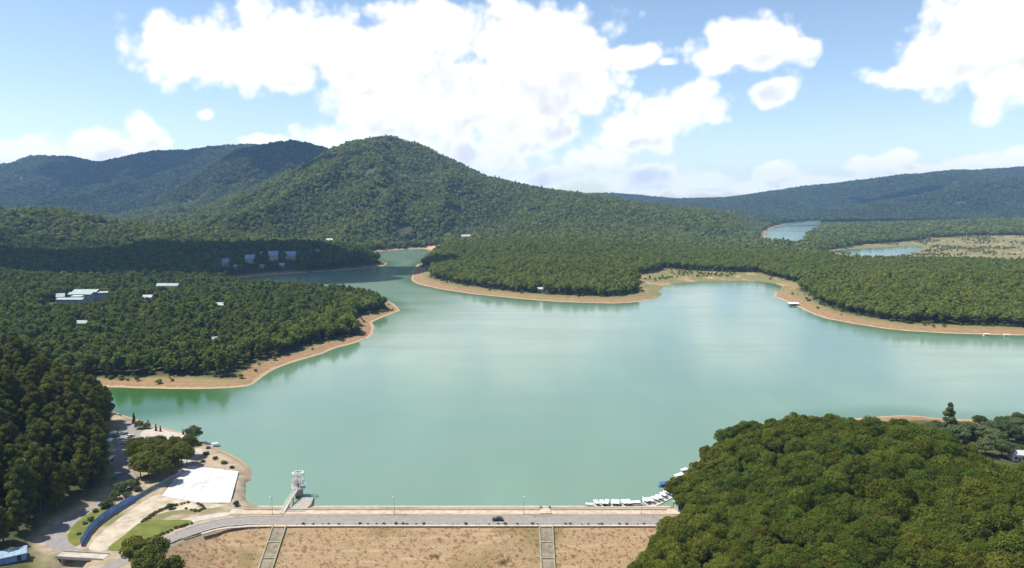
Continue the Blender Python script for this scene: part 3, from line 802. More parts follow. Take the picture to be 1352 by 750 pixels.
def thin_scale(x, y):
    s = np.ones(len(x))
    for (hx, hy, r, cl, cw) in KEEP:
        d2 = (x - hx) ** 2 + (y - hy) ** 2
        s = np.where(d2 < r * r, 0, s)
        dist = math.hypot(hx, hy); ux, uy = -hx / dist, -hy / dist
        al = (x - hx) * ux + (y - hy) * uy; ac = np.abs(-(x - hx) * uy + (y - hy) * ux)
        inc = (al > 0) & (al < cl) & (ac < cw)
        s = np.where(inc & (s > 0), np.minimum(s, .30 + .45 * al / cl), s)
    return s

def visible(x, y, z, h):
    ok = np.ones(len(x), bool); tz = z + h
    for t in np.linspace(.12, .97, 34):
        g = ground(x * t, y * t); line = CAMZ + (tz - CAMZ) * t
        ok &= ~(g > line + 22)
    return ok

def scatter(y0, y1, step, h, sel=None, jitter=(.75, 1.2)):
    x, y = candidates(y0, y1, step)
    k = allowed(x, y); x, y = x[k], y[k]
    if sel is not None: k = sel(x, y); x, y = x[k], y[k]
    s = thin_scale(x, y) * rng.uniform(*jitter, len(x)); k = s > 0; x, y, s = x[k], y[k], s[k]
    s = np.where(grid_val(A_grass, x, y) > .45, s * .38, s)
    z = ground(x, y); k = visible(x, y, z, h) & (z > .6); return np.stack([x, y, z - .3], 1)[k], s[k]

# --- near woods: the 300 that show largest as single trees, the rest as one mass each
def right_wood(x, y):
    bx = 67 - np.clip(262 - y, 0, 80) * 0.84
    k = (x > bx + 2.0) & (y < 385) & (y > 120)
    k &= ~((y > 330 - 62 * sstep(135, 205, x)) & (x > 135))
    return k
def left_wood(x, y):
    return (x < -100) & (y < 455) & (sdist(PLAT, x, y) < -4.0) & ~((y < 300) & (x > -165)) & ~((sdist(DRAIN, x, y) > -4)) & ~((y < 246) & (x > -188))

def near_wood(sel, kinds, protos, step, name, label, cat, group, mass_name, mass_label, h, y0, ntop=300, jit=(.8, 1.15), edge=None):
    x, y = candidates(y0, 470, step, .95, 30)
    sdv = grid_val(SD, x, y); k = (sdv > 7) & sel(x, y); x, y = x[k], y[k]
    s = rng.uniform(*jit, len(x)); z = ground(x, y)
    s = s * (1 + .28 * fbm(x / 22, y / 22, 13, 2))
    gp = fbm(x / 9, y / 9, 17, 2) < .5; x, y, s, z = x[gp], y[gp], s[gp], z[gp]
    px, py = project(x, y, z + h * .7 * s)
    vis = (px > -12) & (px < 1364) & (py < 765) & visible(x, y, z, h - 14)
    keep = (px > -200) & (px < 1560) & (py < 900)
    d = np.hypot(np.hypot(x, y), CAMZ - z)
    order = np.argsort(np.where(vis, d / s, 1e9))[:ntop]; top = np.zeros(len(x), bool); top[order] = True; top &= vis
    for i in np.where(top)[0]:
        kd = kinds[int(rng.integers(len(kinds)))]
        kd.thing(name, (x[i], y[i], z[i] - .3), rng.random() * 6.28, s[i], label, cat, group, sz=rng.uniform(.88, 1.12))
    rest = keep & ~top
    forest(mass_name, np.stack([x, y, z - .3], 1)[rest], s[rest], protos, mass_label)
    print(name, 'singles', int(top.sum()), 'of', int(vis.sum()), 'rest', int(rest.sum()))
near_wood(right_wood, OLIVE, PR_OLIVE, 3.9, 'broadleaf_tree', 'round-crowned olive-green tree in the dense wood above the boat landing', 'tree', 'trees of the wood above the boat landing',
          'hillside_wood', 'dense olive-green wood rolling back over the hill above the boat landing', 13, 130, jit=(.58, 1.0))
near_wood(left_wood, PINES, PR_PINE, 5.6, 'pine_tree', 'tall dark green pine in the wood beside the plaza road', 'tree', 'pines of the wood beside the plaza road',
          'roadside_wood', 'dark pine wood climbing the slope behind the plaza road', 20, 215, jit=(.72, 1.1))

mid_sel = lambda x, y: ~right_wood(x, y) & ~left_wood(x, y) & ~((x > 60) & (y < 480)) & ~((x < -90) & (y < 440))
groups = {
    'peninsula_wood': ('green pine wood covering the peninsula in front of the resort', lambda x, y: mid_sel(x, y) & (x < -80) & (y < 1010), 440, 1010, 5.5, PR_MID, (.5, 1.0)),
    'shaded_wood': ('dark shaded wood around the blue-roofed villas', lambda x, y: (x < -200) & (y >= 1010) & (y < 1520), 1010, 1520, 7.6, PR_MID, (.75, 1.15)),
    'headland_wood': ('even green pine wood along the sandy-edged long peninsula', lambda x, y: (x > -200) & (y >= 560) & (y < 1520), 560, 1520, 5.8, PR_HEAD, (.74, 1.02)),
    'foothill_wood': ('grey-green woodland at the foot of the big domed hill', lambda x, y: (y >= 1520) & (y < 2150), 1520, 2150, 8.6, PR_FAR, (.7, 1.25)),
    'hill_wood': ('woodland cloaking the big domed hill and the land around it', lambda x, y: (y >= 2150) & (y < 3300), 2150, 3300, 9.6, PR_FAR, (.75, 1.4)),
    'distant_wood': ('hazy blue woodland on the farthest ridges', lambda x, y: (y >= 3300) & (y < 7000), 3300, 7000, 14.0, PR_DIST, (1.1, 1.9)),
}
for nm, (lab, sel, y0, y1, st, pr, jit) in groups.items():
    pts, s = scatter(y0, y1, st, 16, sel, jit)
    print(nm, len(pts)); forest(nm, pts, s, pr, lab)

# --- scrub creeping down the beaches
SCRUB = [proto('scrub', 'round', 3.2, 2.3, 210 + i, 90, .62, L_FOREST, low=.05, k=6) for i in range(2)]
x, y = candidates(430, 1650, 4.6); sdv = grid_val(SD, x, y); bw = grid_val(beachw, x, y)
k = (sdv > np.maximum(bw - 12, 5)) & (sdv < bw + 5) & (rng.random(len(x)) < .10 + .45 * sstep(bw - 8, bw + 4, sdv)) & (fbm(x / 30, y / 30, 61, 3) > -.15)
x, y = x[k], y[k]; forest('shore_scrub', np.stack([x, y, ground(x, y) - .1], 1), rng.uniform(.25, 1.15, len(x)), SCRUB, 'low scrub creeping from the woods down onto the beaches')

# --- tufts of dry grass and weeds on the dam face
L_STRAW = leaf_mat('leaf_straw', (.62, .44, .27), (.50, .35, .20), .5, .2)
L_WEED = leaf_mat('leaf_weed', (.26, .24, .08), (.18, .19, .05), .5, .2)
def tuft(name, seed, m, n=26, r=.34, h=.42):
    q = random.Random(seed); vs = []; fs = []
    for i in range(n):
        a = q.uniform(0, 6.28); d = q.uniform(0, r); b = q.uniform(0, 6.28); hh = h * q.uniform(.5, 1.2); w = q.uniform(.04, .08)
        x0, y0 = d * math.cos(a), d * math.sin(a); lx, ly = math.cos(a) * hh * .6, math.sin(a) * hh * .6
        o = len(vs); vs += [(x0 - w * math.cos(b), y0 - w * math.sin(b), 0), (x0 + w * math.cos(b), y0 + w * math.sin(b), 0), (x0 + lx, y0 + ly, hh)]; fs.append((o, o + 1, o + 2))
    me = bpy.data.meshes.new(name); me.from_pydata(vs, [], fs); me.materials.append(m); me.update(); return bpy.data.objects.new(name, me)
TUFTS = [tuft('straw_tuft', 1, L_STRAW), tuft('straw_tuft', 2, L_STRAW), tuft('straw_tuft', 3, L_STRAW, 30, .5, .5)]
n = 3500; x = rng.uniform(-160, 62, n); y = rng.uniform(222, 258.6, n)
k = (grid_val(A_dam, x, y) > .7) & (fbm(x / 9, y / 5, 81, 3) > -.5) & (sdist(PLAT, x, y) < -1)
for sx in (-93.0, 13.6, 60.5): k &= np.abs(x - sx) > 2.9
x, y = x[k], y[k]; tag(forest('dry_grass', np.stack([x, y, ground(x, y)], 1), rng.uniform(.5, 1.5, len(x)), TUFTS, 'dry straw-coloured grass tufts on the dam face'), cat='grass')
WEEDS = [tuft('weed_tuft', 5, L_WEED, 36, .5, .5), tuft('weed_tuft', 6, L_WEED, 36, .6, .6)]
n = 7000; x = rng.uniform(-160, 62, n); y = rng.uniform(222, 258.6, n)
k = (grid_val(A_dam, x, y) > .7) & (fbm(x / 14, y / 7, 83, 3) > .46) & (sdist(PLAT, x, y) < -1)
for sx in (-93.0, 13.6, 60.5): k &= np.abs(x - sx) > 2.9
x, y = x[k], y[k]; tag(forest('weeds', np.stack([x, y, ground(x, y)], 1), rng.uniform(.5, 1.5, len(x)), WEEDS, 'green weedy patches scattered over the dam face'), cat='weeds')

# ------------------------------------------------------------------ dam and the ground works at its end
Z0 = 3.0
def sheet_px(name, pts, z, m, base=None, kind='structure', smooth=True, thick=.25):
    pp = P(pts, Z0)
    if smooth: pp = [tuple(q) for q in smooth_poly(pp, 4)]
    o = MB().prism(pp, z - thick, z).build(name, m); return tag(o, kind=kind)

# crest road, straight along the dam and curving away at its end
cen = [at(885, 685, Z0), at(760, 686, Z0), at(600, 686, Z0), at(450, 686, Z0), at(350, 686.5, Z0), at(318, 688, Z0), at(290, 691, Z0), at(262, 698, Z0), at(236, 707, Z0), at(205, 721, Z0), at(168, 738, Z0), at(140, 752, Z0), at(110, 770, Z0)]
cen[0] = Vector((72, cen[1].y, Z0))
def ribbon(name, pts, w, z, m, off=0.0, thick=.3, n=6):
    xs = [p.x for p in pts]; ys = [p.y for p in pts]; t = np.arange(len(pts)); tt = np.linspace(0, len(pts) - 1, (len(pts) - 1) * n + 1)
    # catmull through the points
    q = []
    for u in tt:
        i = min(int(u), len(pts) - 2); f = u - i
        p0, p1, p2, p3 = (np.array((xs[min(max(i + k, 0), len(pts) - 1)], ys[min(max(i + k, 0), len(pts) - 1)])) for k in (-1, 0, 1, 2))
        q.append(.5 * ((2 * p1) + (-p0 + p2) * f + (2 * p0 - 5 * p1 + 4 * p2 - p3) * f * f + (-p0 + 3 * p1 - 3 * p2 + p3) * f ** 3))
    q = np.array(q); d = np.gradient(q, axis=0); d /= np.linalg.norm(d, axis=1)[:, None]; nn = np.stack([-d[:, 1], d[:, 0]], 1)
    secs = []
    for k in range(len(q)):
        a = q[k] + nn[k] * (off + w / 2); b = q[k] + nn[k] * (off - w / 2)
        secs.append([(a[0], a[1], z - thick), (b[0], b[1], z - thick), (b[0], b[1], z), (a[0], a[1], z)])
    return MB().loft(secs).build(name, m), q
road, rq = ribbon('road', cen, 6.2, Z0 + .05, ASPHALT); tag(road, kind='structure')
LINE = mat('faded_paint', (.55, .53, .50), .9, .25, .5)
k1, _ = ribbon('kerb', cen[:9], .35, Z0 + .17, CONC, off=3.5); tag(k1, kind='structure')
k2, _ = ribbon('kerb', cen[:9], .35, Z0 + .17, CONC, off=-3.5); tag(k2, kind='structure')
wk, _ = ribbon('footpath', cen[:8], 1.3, Z0 + .13, CONC, off=5.2); tag(wk, kind='structure')
ms = []
APR = mat('apron_stone', (.42, .365, .29), .95, .2, .5, color2=(.31, .26, .20), bump=.4, bscale=2)
yr = cen[2].y + 4.4
apx = np.linspace(-118, 70, 48); secs = []
ap = MB()
for i in range(len(apx) - 1):
    for (ya, za, yb, zb) in ((yr + .5, Z0 + .06, 273.5, Z0 + .06), (273.5, Z0 + .06, 284.5, -.45)):
        ap.poly([(apx[i], ya, za), (apx[i + 1], ya, za), (apx[i + 1], yb, zb), (apx[i], yb, zb)])
tag(ap.build('dam_apron', APR), kind='structure')
# dry grass strip with tufts between apron and road is bare soil; low parapet along the water side
pb = MB().box((-24, 272.6, Z0 + .25), (178, .4, .5)).build('parapet_wall', CONC); tag(pb, 'long low pale parapet along the water side of the dam', 'wall')

# stairs down the grassy dam face
STONE = mat('stair_stone', (.34, .29, .215), .95, .25, .6, color2=(.22, .19, .12))
MOSS = mat('mossy_wall', (.20, .20, .11), .95, .3, .7, color2=(.30, .28, .2))
def stair(x, label, w=4.6):
    o = empty('stairway', (x, 258.3, 3.02), label, 'stairs', 'stairways down the dam')
    fl = MB(); y = 0; z = 0
    for k in range(74):
        run, rise = .48, .24
        if k and k % 12 == 0: run = .9
        fl.box((0, y - run / 2, z - .45), (w, run, 1.1)); y -= run; z -= rise
        tgt = 3 - (259.3 - (258.3 + y)) * .5 - 3.02 + .12
        z = max(z, tgt) if k % 12 else tgt
    fl.build('flight', STONE, o)
    for s in (-1, 1):
        sec = []
        for (yy, zz) in ((.4, .45), (-18, -8.8), (-36.5, -18.0)):
            xa, xb = s * (w / 2 + .02), s * (w / 2 + .55)
            sec.append([(xa, yy, zz - 1.2), (xb, yy, zz - 1.2), (xb, yy, zz), (xa, yy, zz)])
        MB().loft(sec).build('side_wall', MOSS, o)
    return o
stair(-93.0, 'stone stairway down the dam face below the intake tower')
stair(13.6, 'mossy stairway down the middle of the dam face')
stair(60.5, 'stairway at the wooded end of the dam face')

# low shrubs in the verge of the crest road
for k in range(46):
    x = -88 + 150 * (k + rng.random() * .8) / 46
    if abs(x + 93) < 3 or abs(x - 13.6) < 3: continue
    SHRUB[k % 3].thing('low_shrub', (x, cen[2].y - 4.15 + rng.uniform(-.15, .15), Z0 - .05), rng.random() * 6, rng.uniform(.3, .95), 'low dark shrub in the verge between crest road and footpath', 'shrub', 'shrubs in the verge of the dam road', sz=rng.uniform(.6, 1))

# lamp posts
def lamp(px, label):
    x = (px - 676) / FPX * 276
    o = empty('lamp_post', (x, yr + .25, Z0), label, 'lamp post', 'lamp posts on the dam')
    MB().tube((0, 0, 0), (0, 0, 8.2), .11, .06, 8).build('pole', METAL, o)
    MB().tube((0, 0, 8.1), (0, -1.6, 8.5), .05, .04, 6).build('arm', METAL, o)
    MB().box((0, -1.8, 8.47), (.28, .75, .14)).build('lamp_head', WHITE, o)
    MB().box((0, 0, .15), (.5, .5, .3)).build('base', CONC2, o)
for px, lb in ((352, 'slim lamp post beside the intake footbridge'), (517, 'slim lamp post on the bare stretch of dam between intake and car'), (692, 'slim lamp post beside the middle stairway and parked car'), (851, 'slim lamp post above the moored boats')): lamp(px, lb)

# dark car on the crest road
def car(loc, rz, paint, label, group=None):
    o = empty('car', loc, label, 'car', group, rz)
    pm = mat('car_' + paint[0], paint[1], .3, .03, 1, spec=.5)
    def sec(y, pts): return [(x, y, z) for x, z in pts]
    low = [(-2.2, .42), (2.2, .42), (2.24, .7), (2.05, .88), (1.0, .98), (-1.5, 1.0), (-2.2, .9)]
    MB().loft([sec(-.74, [(x * .985, z) for x, z in low]), sec(-.86, low), sec(.86, low), sec(.74, [(x * .985, z) for x, z in low])]).build('body', pm, o)
    MB().loft([[(-1.7, -.78, .97), (.95, -.78, .97), (.95, .78, .97), (-1.7, .78, .97)], [(-1.25, -.62, 1.46), (.25, -.62, 1.46), (.25, .62, 1.46), (-1.25, .62, 1.46)]]).build('cabin_glass', DARKG, o)
    MB().box((-.5, 0, 1.49), (1.5, 1.24, .07)).build('roof', pm, o)
    for sx in (-1.35, 1.38):
        for sy in (-.8, .8):
            wv = MB().tube((sx, sy - .11, .33), (sx, sy + .11, .33), .33, n=14).build('wheel', BLACK, o)
            MB().tube((sx, sy + (.115 if sy > 0 else -.115), .33), (sx, sy + (.13 if sy > 0 else -.13), .33), .19, n=10).build('rim', METAL, wv)
    for sy in (-.6, .6):
        MB().box((2.2, sy, .72), (.08, .34, .14)).build('headlight', WHITE, o)
        MB().box((-2.2, sy, .76), (.08, .3, .14)).build('tail_light', mat('red_lens', (.4, .02, .02), .3, .1, 1), o)
    return o
car(at(657, 687.2, Z0 + .05), math.pi, ('darkgreen', (.02, .03, .027)), 'dark green car driving along the dam road')

# ------------------------------------------------------------------ intake tower and its footbridge
TX, TY = at(397.5, 652, 0)[0], 292.0
tw = empty('intake_tower', (TX, TY, 0), 'white-railed concrete intake tower standing in the lake off the dam', 'tower')
MB().tube((0, 0, -9), (0, 0, 4.3), 2.1, 1.9, 20).build('shaft', CONC2, tw)
MB().tube((0, 0, 4.3), (0, 0, 4.75), 3.1, n=24).build('deck', CONC, tw)
for k in range(6):
    a = k * math.pi / 3
    MB().tube((2.5 * math.cos(a), 2.5 * math.sin(a), 4.75), (2.5 * math.cos(a), 2.5 * math.sin(a), 11.2), .24, n=8).build('column', WHITE, tw)
def ring(z, r, t=.14, n=28):
    mb = MB(); s = []
    for k in range(n + 1):
        a = 2 * math.pi * k / n; c, q = math.cos(a), math.sin(a)
        s.append([((r - t) * c, (r - t) * q, z - t), ((r + t) * c, (r + t) * q, z - t), ((r + t) * c, (r + t) * q, z + t), ((r - t) * c, (r - t) * q, z + t)])
    return mb.loft(s, cap=False)
ring(11.3, 2.5, .16, 6).build('roof_ring', WHITE, tw); ring(8.2, 2.5, .10, 6).build('middle_ring', WHITE, tw); ring(5.85, 2.95, .06).build('handrail', WHITE, tw)
hs = MB().box((-.2, -.1, 6.4), (2.0, 2.0, 3.3)).build('hoist_house', WHITE, tw)
MB().box((.3, -1.12, 5.8), (.9, .08, 1.9)).build('door', mat('door_rust', (.3, .17, .1), .7, .2, 2), hs)
MB().box((-.2, -.1, 8.16), (2.6, 2.6, .22)).build('roof_slab', CONC, hs)
MB().tube((0, 0, 8.2), (0, 0, 12.4), .09, n=6).build('lifting_mast', METAL, tw)
MB().tube((-2.4, 0, 11.3), (2.4, 0, 11.3), .13, n=6).build('crane_beam', WHITE, tw)
for s in (0.0, 2.6): MB().box((0, -2.1, -2 + s), (1.6, .3, 1.5)).build('gate_opening', DARKG, tw)
# footbridge
fb0 = at(371, 680.5, Z0); fb0 = Vector((fb0.x, yr + .6, Z0 + .2)); fb1 = Vector((TX - .2, TY - 2.7, 4.5))
fb = empty('footbridge', fb0, 'slim white footbridge from the dam crest to the intake tower', 'footbridge')
v = fb1 - fb0
nrm_ = Vector((v.y, -v.x, 0)).normalized()
dk = MB(); s = []
for t in (0, .25, .5, .75, 1):
    p = v * t; p.z = v.z * min(1, t * 2.2)
    s.append([tuple(p + nrm_ * .8 + Vector((0, 0, -.3))), tuple(p - nrm_ * .8 + Vector((0, 0, -.3))), tuple(p - nrm_ * .8), tuple(p + nrm_ * .8)])
dk.loft(s).build('deck', CONC, fb)
for sd_ in (-1, 1):
    rl = MB()
    pts = []
    for k in range(15):
        t = k / 14; p = v * t; p.z = v.z * min(1, t * 2.2); pts.append(p + nrm_ * .74 * sd_)
    for a, b in zip(pts[:-1], pts[1:]): rl.tube(a + Vector((0, 0, 1.0)), b + Vector((0, 0, 1.0)), .05, n=5).tube(a + Vector((0, 0, .5)), b + Vector((0, 0, .5)), .035, n=5)
    for a in pts: rl.tube(a, a + Vector((0, 0, 1.0)), .04, n=5)
    rl.build('railing', WHITE, fb)
for t in (.45, .75): MB().tube(v * t + Vector((0, 0, v.z * (1 - t) - .3)), v * t + Vector((0, 0, -9)), .35, n=10).build('pier', CONC2, fb)
# sloping concrete bank under the bridge
bk = MB().loft([[(-94, 271, 1.2), (-87.0, 271, 1.2), (-87.0, 271, 3.2), (-94, 271, 3.2)], [(-95, 280, -3), (-86.2, 280, -3), (-86.8, 280, 2.0), (-94.4, 280, 2.2)], [(-94.6, 291, -4), (-87.0, 291, -4), (-88.4, 289.5, .9), (-94.0, 289.5, 1.0)]]).build('concrete_ramp', CONC2)
tag(bk, 'sloping grey concrete ramp into the water under the footbridge', 'ramp')
# little landing beside the middle stairway
ld = empty('landing', (14.0, 271.3, Z0), 'pale concrete landing with two stone blocks opposite the middle stairway', 'landing')
MB().loft([[(-2.4, -2.4, 0), (2.4, -2.4, 0), (2.4, -2.4, .35), (-2.4, -2.4, .35)], [(-2.0, 2.4, 0), (2.0, 2.4, 0), (2.0, 2.4, .55), (-2.0, 2.4, .55)]]).build('slab', CONC, ld)
for s in (-1, 1): MB().box((s * 1.9, 2.0, .9), (.9, .9, 1.1), rz=.3 * s, taper=.8).build('stone_block', mat('brown_stone', (.30, .22, .16), .9, .3, 2), ld)

# ------------------------------------------------------------------ plaza, lot, lawns, roads at the dam's end
sheet_px('plaza', [(152, 628), (150, 596), (155, 570), (166, 556), (178, 560), (186, 570), (182, 582), (172, 595), (174, 618), (180, 634), (166, 640)], Z0 + .06, ASPHALT)
sheet_px('lane', [(58, 712), (84, 687), (130, 663), (152, 643), (158, 626), (176, 632), (168, 646), (130, 670), (92, 699), (88, 710), (98, 722), (106, 727), (98, 733), (76, 729)], Z0 + .04, ASPHALT)
SPILL_ = mat('lot_joint', (.30, .27, .23), .95, .2, .5)
LOT = P([(244, 614), (315, 623), (304, 664), (262, 664), (214, 655)], Z0)
if sum(LOT[i][0] * LOT[(i + 1) % 5][1] - LOT[(i + 1) % 5][0] * LOT[i][1] for i in range(5)) < 0: LOT = LOT[::-1]
lot = MB().prism(LOT, Z0 - .2, Z0 + .08).build('white_lot', SPILL_); tag(lot, kind='structure')
def clip_convex(sub, poly):
    for i in range(len(poly)):
        a, b = poly[i], poly[(i + 1) % len(poly)]; out = []
        f = lambda p: (b[0] - a[0]) * (p[1] - a[1]) - (b[1] - a[1]) * (p[0] - a[0])
        for k in range(len(sub)):
            p, q_ = sub[k], sub[(k + 1) % len(sub)]; fp, fq = f(p), f(q_)
            if fp >= 0: out.append(p)
            if (fp >= 0) != (fq >= 0): t = fp / (fp - fq); out.append((p[0] + (q_[0] - p[0]) * t, p[1] + (q_[1] - p[1]) * t))
        sub = out
        if len(sub) < 3: return []
    return sub
lx, ly = [p[0] for p in LOT], [p[1] for p in LOT]; pw = 4.6; cs, sn = math.cos(.16), math.sin(.16)
for iu in range(-10, 11):
    for iv in range(-10, 11):
        u0, v0 = iu * pw, iv * pw; cx_, cy_ = sum(lx) / 5, sum(ly) / 5
        sq = [(cx_ + cs * u - sn * v_, cy_ + sn * u + cs * v_) for u, v_ in ((u0, v0), (u0 + pw - .13, v0), (u0 + pw - .13, v0 + pw - .13), (u0, v0 + pw - .13))]
        pc = clip_convex(sq, LOT)
        if len(pc) >= 3 and abs(sum(pc[k][0] * pc[(k + 1) % len(pc)][1] - pc[(k + 1) % len(pc)][0] * pc[k][1] for k in range(len(pc)))) > 1.5:
            MB().prism(pc, Z0 - .1, Z0 + .14 + rng.uniform(0, .012)).build('slab_panel', SLABW, lot)
LAWN = mat('lawn_grass', (.125, .140, .022), .95, .2, .25, color2=(.085, .10, .02), bump=.6, bscale=3)
sheet_px('lawn', [(142, 726), (165, 706), (188, 689), (220, 687), (250, 687), (252, 692), (228, 700), (205, 711), (183, 724)], Z0 + .10, LAWN)
sheet_px('lawn', [(89, 710), (96, 695), (114, 680), (134, 670), (150, 662), (152, 668), (132, 684), (116, 702), (106, 718), (97, 720)], Z0 + .10, LAWN)
SPILL = mat('spillway_soil', (.42, .36, .28), .95, .2, .16, color2=(.27, .225, .16), bump=.5, bscale=1)
sheet_px('spillway_floor', [(117, 724), (134, 704), (158, 684), (190, 662), (212, 653), (262, 656), (276, 664), (300, 667), (270, 672), (232, 674), (200, 682), (176, 697), (140, 726)], Z0 + .03, SPILL)
PALE = mat('pale_terrace', (.40, .36, .31), .9, .15, .3)
sheet_px('terrace', [(186, 572), (200, 565), (222, 569), (246, 574), (252, 580), (236, 584), (206, 580), (188, 582)], Z0 + .12, PALE)
sheet_px('terrace', [(240, 606), (250, 596), (262, 592), (268, 598), (256, 608), (244, 614)], Z0 + .09, PALE)
sheet_px('garden_path', [(200, 700), (232, 688), (262, 682), (300, 676), (300, 681), (262, 688), (236, 697), (206, 708)], Z0 + .07, PALE)

# kerbstones round the lawns
def hedge_line(pts, label, n):
    for k in range(n):
        t = k / max(1, n - 1) * (len(pts) - 1); i = min(int(t), len(pts) - 2); f = t - i
        p = at(pts[i][0] * (1 - f) + pts[i + 1][0] * f, pts[i][1] * (1 - f) + pts[i + 1][1] * f, Z0)
        SHRUB[k % 3].thing('hedge_shrub', (p.x + rng.uniform(-.3, .3), p.y + rng.uniform(-.3, .3), Z0), rng.random() * 6, rng.uniform(.8, 1.3), label, 'shrub', label, sz=.8)
hedge_line([(188, 689), (205, 678), (225, 669), (248, 664)], 'clipped shrub in the hedge along the spillway edge', 16)
hedge_line([(252, 692), (232, 698), (210, 708), (196, 716)], 'small shrub along the lawn edge by the curving road', 13)
hedge_line([(246, 672), (262, 676), (270, 671), (262, 666)], 'low shrub in the little round garden by the white lot', 9)

# the blue sheet-metal hoarding along the spillway
fl = [at(a, b, Z0) for a, b in [(108, 722), (117, 706), (133, 690), (153, 677), (172, 665), (190, 654), (207, 645), (224, 636), (238, 628)]]
bf = empty('blue_fence', fl[0], 'blue corrugated metal fence curving along the spillway', 'fence')
BLUE = mat('blue_sheet', (.10, .20, .42), .45, .15, .9, color2=(.16, .28, .46), rnd=.12)
GREYB = mat('weathered_sheet', (.20, .25, .25), .6, .2, .9)
q = np.array([(p.x, p.y) for p in fl]); seg = np.r_[0, np.cumsum(np.linalg.norm(np.diff(q, axis=0), axis=1))]
npan = int(seg[-1] / 2.4); hgt = 3.3
pan = None
for k in range(npan):
    s0, s1 = seg[-1] * k / npan, seg[-1] * (k + 1) / npan
    a = np.array((np.interp(s0, seg, q[:, 0]), np.interp(s0, seg, q[:, 1]))); b = np.array((np.interp(s1, seg, q[:, 0]), np.interp(s1, seg, q[:, 1])))
    d = b - a; L = np.linalg.norm(d); u = d / L; w_ = np.array((u[1], -u[0]))
    hh = hgt * (1 if k < npan * .55 else .62) + rng.uniform(-.12, .12); mb = MB(); n = 12; lean = rng.uniform(.05, .35)
    for i in range(n):
        f0, f1 = i / n, (i + 1) / n; o0 = .05 if i % 2 else -.05; o1 = -o0
        p0 = a + d * (f0 * .985) + w_ * o0 - q[0]; p1 = a + d * (f1 * .985) + w_ * o1 - q[0]
        t0 = p0 - w_ * lean; t1 = p1 - w_ * lean
        mb.poly([(p0[0], p0[1], 0), (p1[0], p1[1], 0), (t1[0], t1[1], hh), (t0[0], t0[1], hh)])
    mb.build('panel', BLUE if k < npan * .62 else GREYB, bf)
    pa = a - q[0] - w_ * .12
    MB().tube((pa[0], pa[1], 0), (pa[0] - w_[0] * lean, pa[1] - w_[1] * lean, hh + .1), .05, n=6).build('post', METAL, bf)
# low concrete wall at the fence foot
ww, _ = ribbon('retaining_wall', fl, .35, Z0 + .55, CONC2, off=-.5, thick=.8); tag(ww, 'low grey concrete wall at the foot of the blue fence', 'wall')

# blue shed at the wood's edge
sp = at(8, 741, Z0 + 2); sg = max(3.0, float(ground(sp.x, sp.y)))
sh_o = empty('shed', (sp.x, sp.y, sg), 'long shed with pale blue sheet roof under the dark pines', 'shed', rz=.55)
MB().box((0, 0, 1.2), (12, 3.4, 2.6)).build('wall', BLUE, sh_o)
rb = MB()
for i in range(15):
    x0, x1 = -6.3 + 12.6 * i / 15, -6.3 + 12.6 * (i + 1) / 15
    rb.loft([[(x0, -2.1, 2.45), (x1, -2.1, 2.45), (x1, -2.1, 2.52), (x0, -2.1, 2.52)], [(x0, 2.1, 3.5), (x1, 2.1, 3.5), (x1, 2.1, 3.57), (x0, 2.1, 3.57)]])
rb.build('roof', mat('shed_roof', (.24, .34, .42), .5, .2, .7), sh_o)
MB().box((4, -1.74, 1.1), (1.2, .08, 2.0)).build('door', DARKG, sh_o)

# little bridge over the drain
b0, b1 = at(78, 732.5, Z0), at(140, 736, Z0); bv = b1 - b0; ba = math.atan2(bv.y, bv.x); bl = bv.length
br = empty('drain_bridge', (b0 + bv / 2).to_tuple()[:2] + (Z0,), 'pale concrete bridge carrying the lane over the dark drain', 'bridge', rz=ba)
MB().box((0, 0, -.12), (bl, 4.2, .5)).build('deck', PALE, br)
for s in (-1, 1): MB().box((0, s * 2.0, .42), (bl, .22, .55)).build('parapet', CONC, br)
for s in (-1, 1): MB().box((s * bl * .36, 0, -2.0), (.6, 4.0, 3.3)).build('abutment', CONC2, br)

# kiosk, canopies and vehicles by the plaza
def canopy(px, py, w, h, label, rz=0.0, m=WHITE):
    p = at(px, py, Z0); o = empty('canopy', p, label, 'canopy', 'white canopies by the plaza', rz)
    MB().box((0, 0, h + .02), (w, w, .06)).build('valance', m, o)
    MB().loft([[(-w / 2, -w / 2, h + .06), (w / 2, -w / 2, h + .06), (w / 2, w / 2, h + .06), (-w / 2, w / 2, h + .06)], [(-.1, -.1, h + 1.1), (.1, -.1, h + 1.1), (.1, .1, h + 1.1), (-.1, .1, h + 1.1)]]).build('top', m, o)
    for sx in (-1, 1):
        for sy in (-1, 1): MB().tube((sx * (w / 2 - .1), sy * (w / 2 - .1), 0), (sx * (w / 2 - .1), sy * (w / 2 - .1), h), .05, n=6).build('leg', METAL, o)
canopy(143, 587, 4.4, 2.6, 'large white canopy at the wood edge by the plaza')
canopy(150, 577, 3.2, 2.5, 'small white canopy behind the large one by the plaza', .4)
canopy(136, 574, 3.2, 2.6, 'white canopy half under the pines by the plaza', .2)
def kiosk(p, w, d, h, label, rz, roof=WHITE):
    o = empty('kiosk', p, label, 'kiosk', None, rz); wm = mat('kiosk_wall', (.30, .36, .32), .8, .15, 1)
    MB().box((0, 0, h / 2), (w, d, h)).build('wall', wm, o); MB().box((0, 0, h + .12), (w + .9, d + .9, .24)).build('roof', roof, o)
    MB().box((w / 2 + .02, 0, h * .55), (.06, d * .6, h * .45)).build('window', DARKG, o); MB().box((w * .2, -d / 2 - .02, h * .42), (1.0, .06, h * .8)).build('door', mat('door_brown', (.14, .08, .05), .6, .1, 2), o)
    for k in range(3): MB().box((-w * .38 + k * w * .24, -d / 2 - .015, h * .6), (w * .15, .05, h * .3)).build('window', DARKG, o)
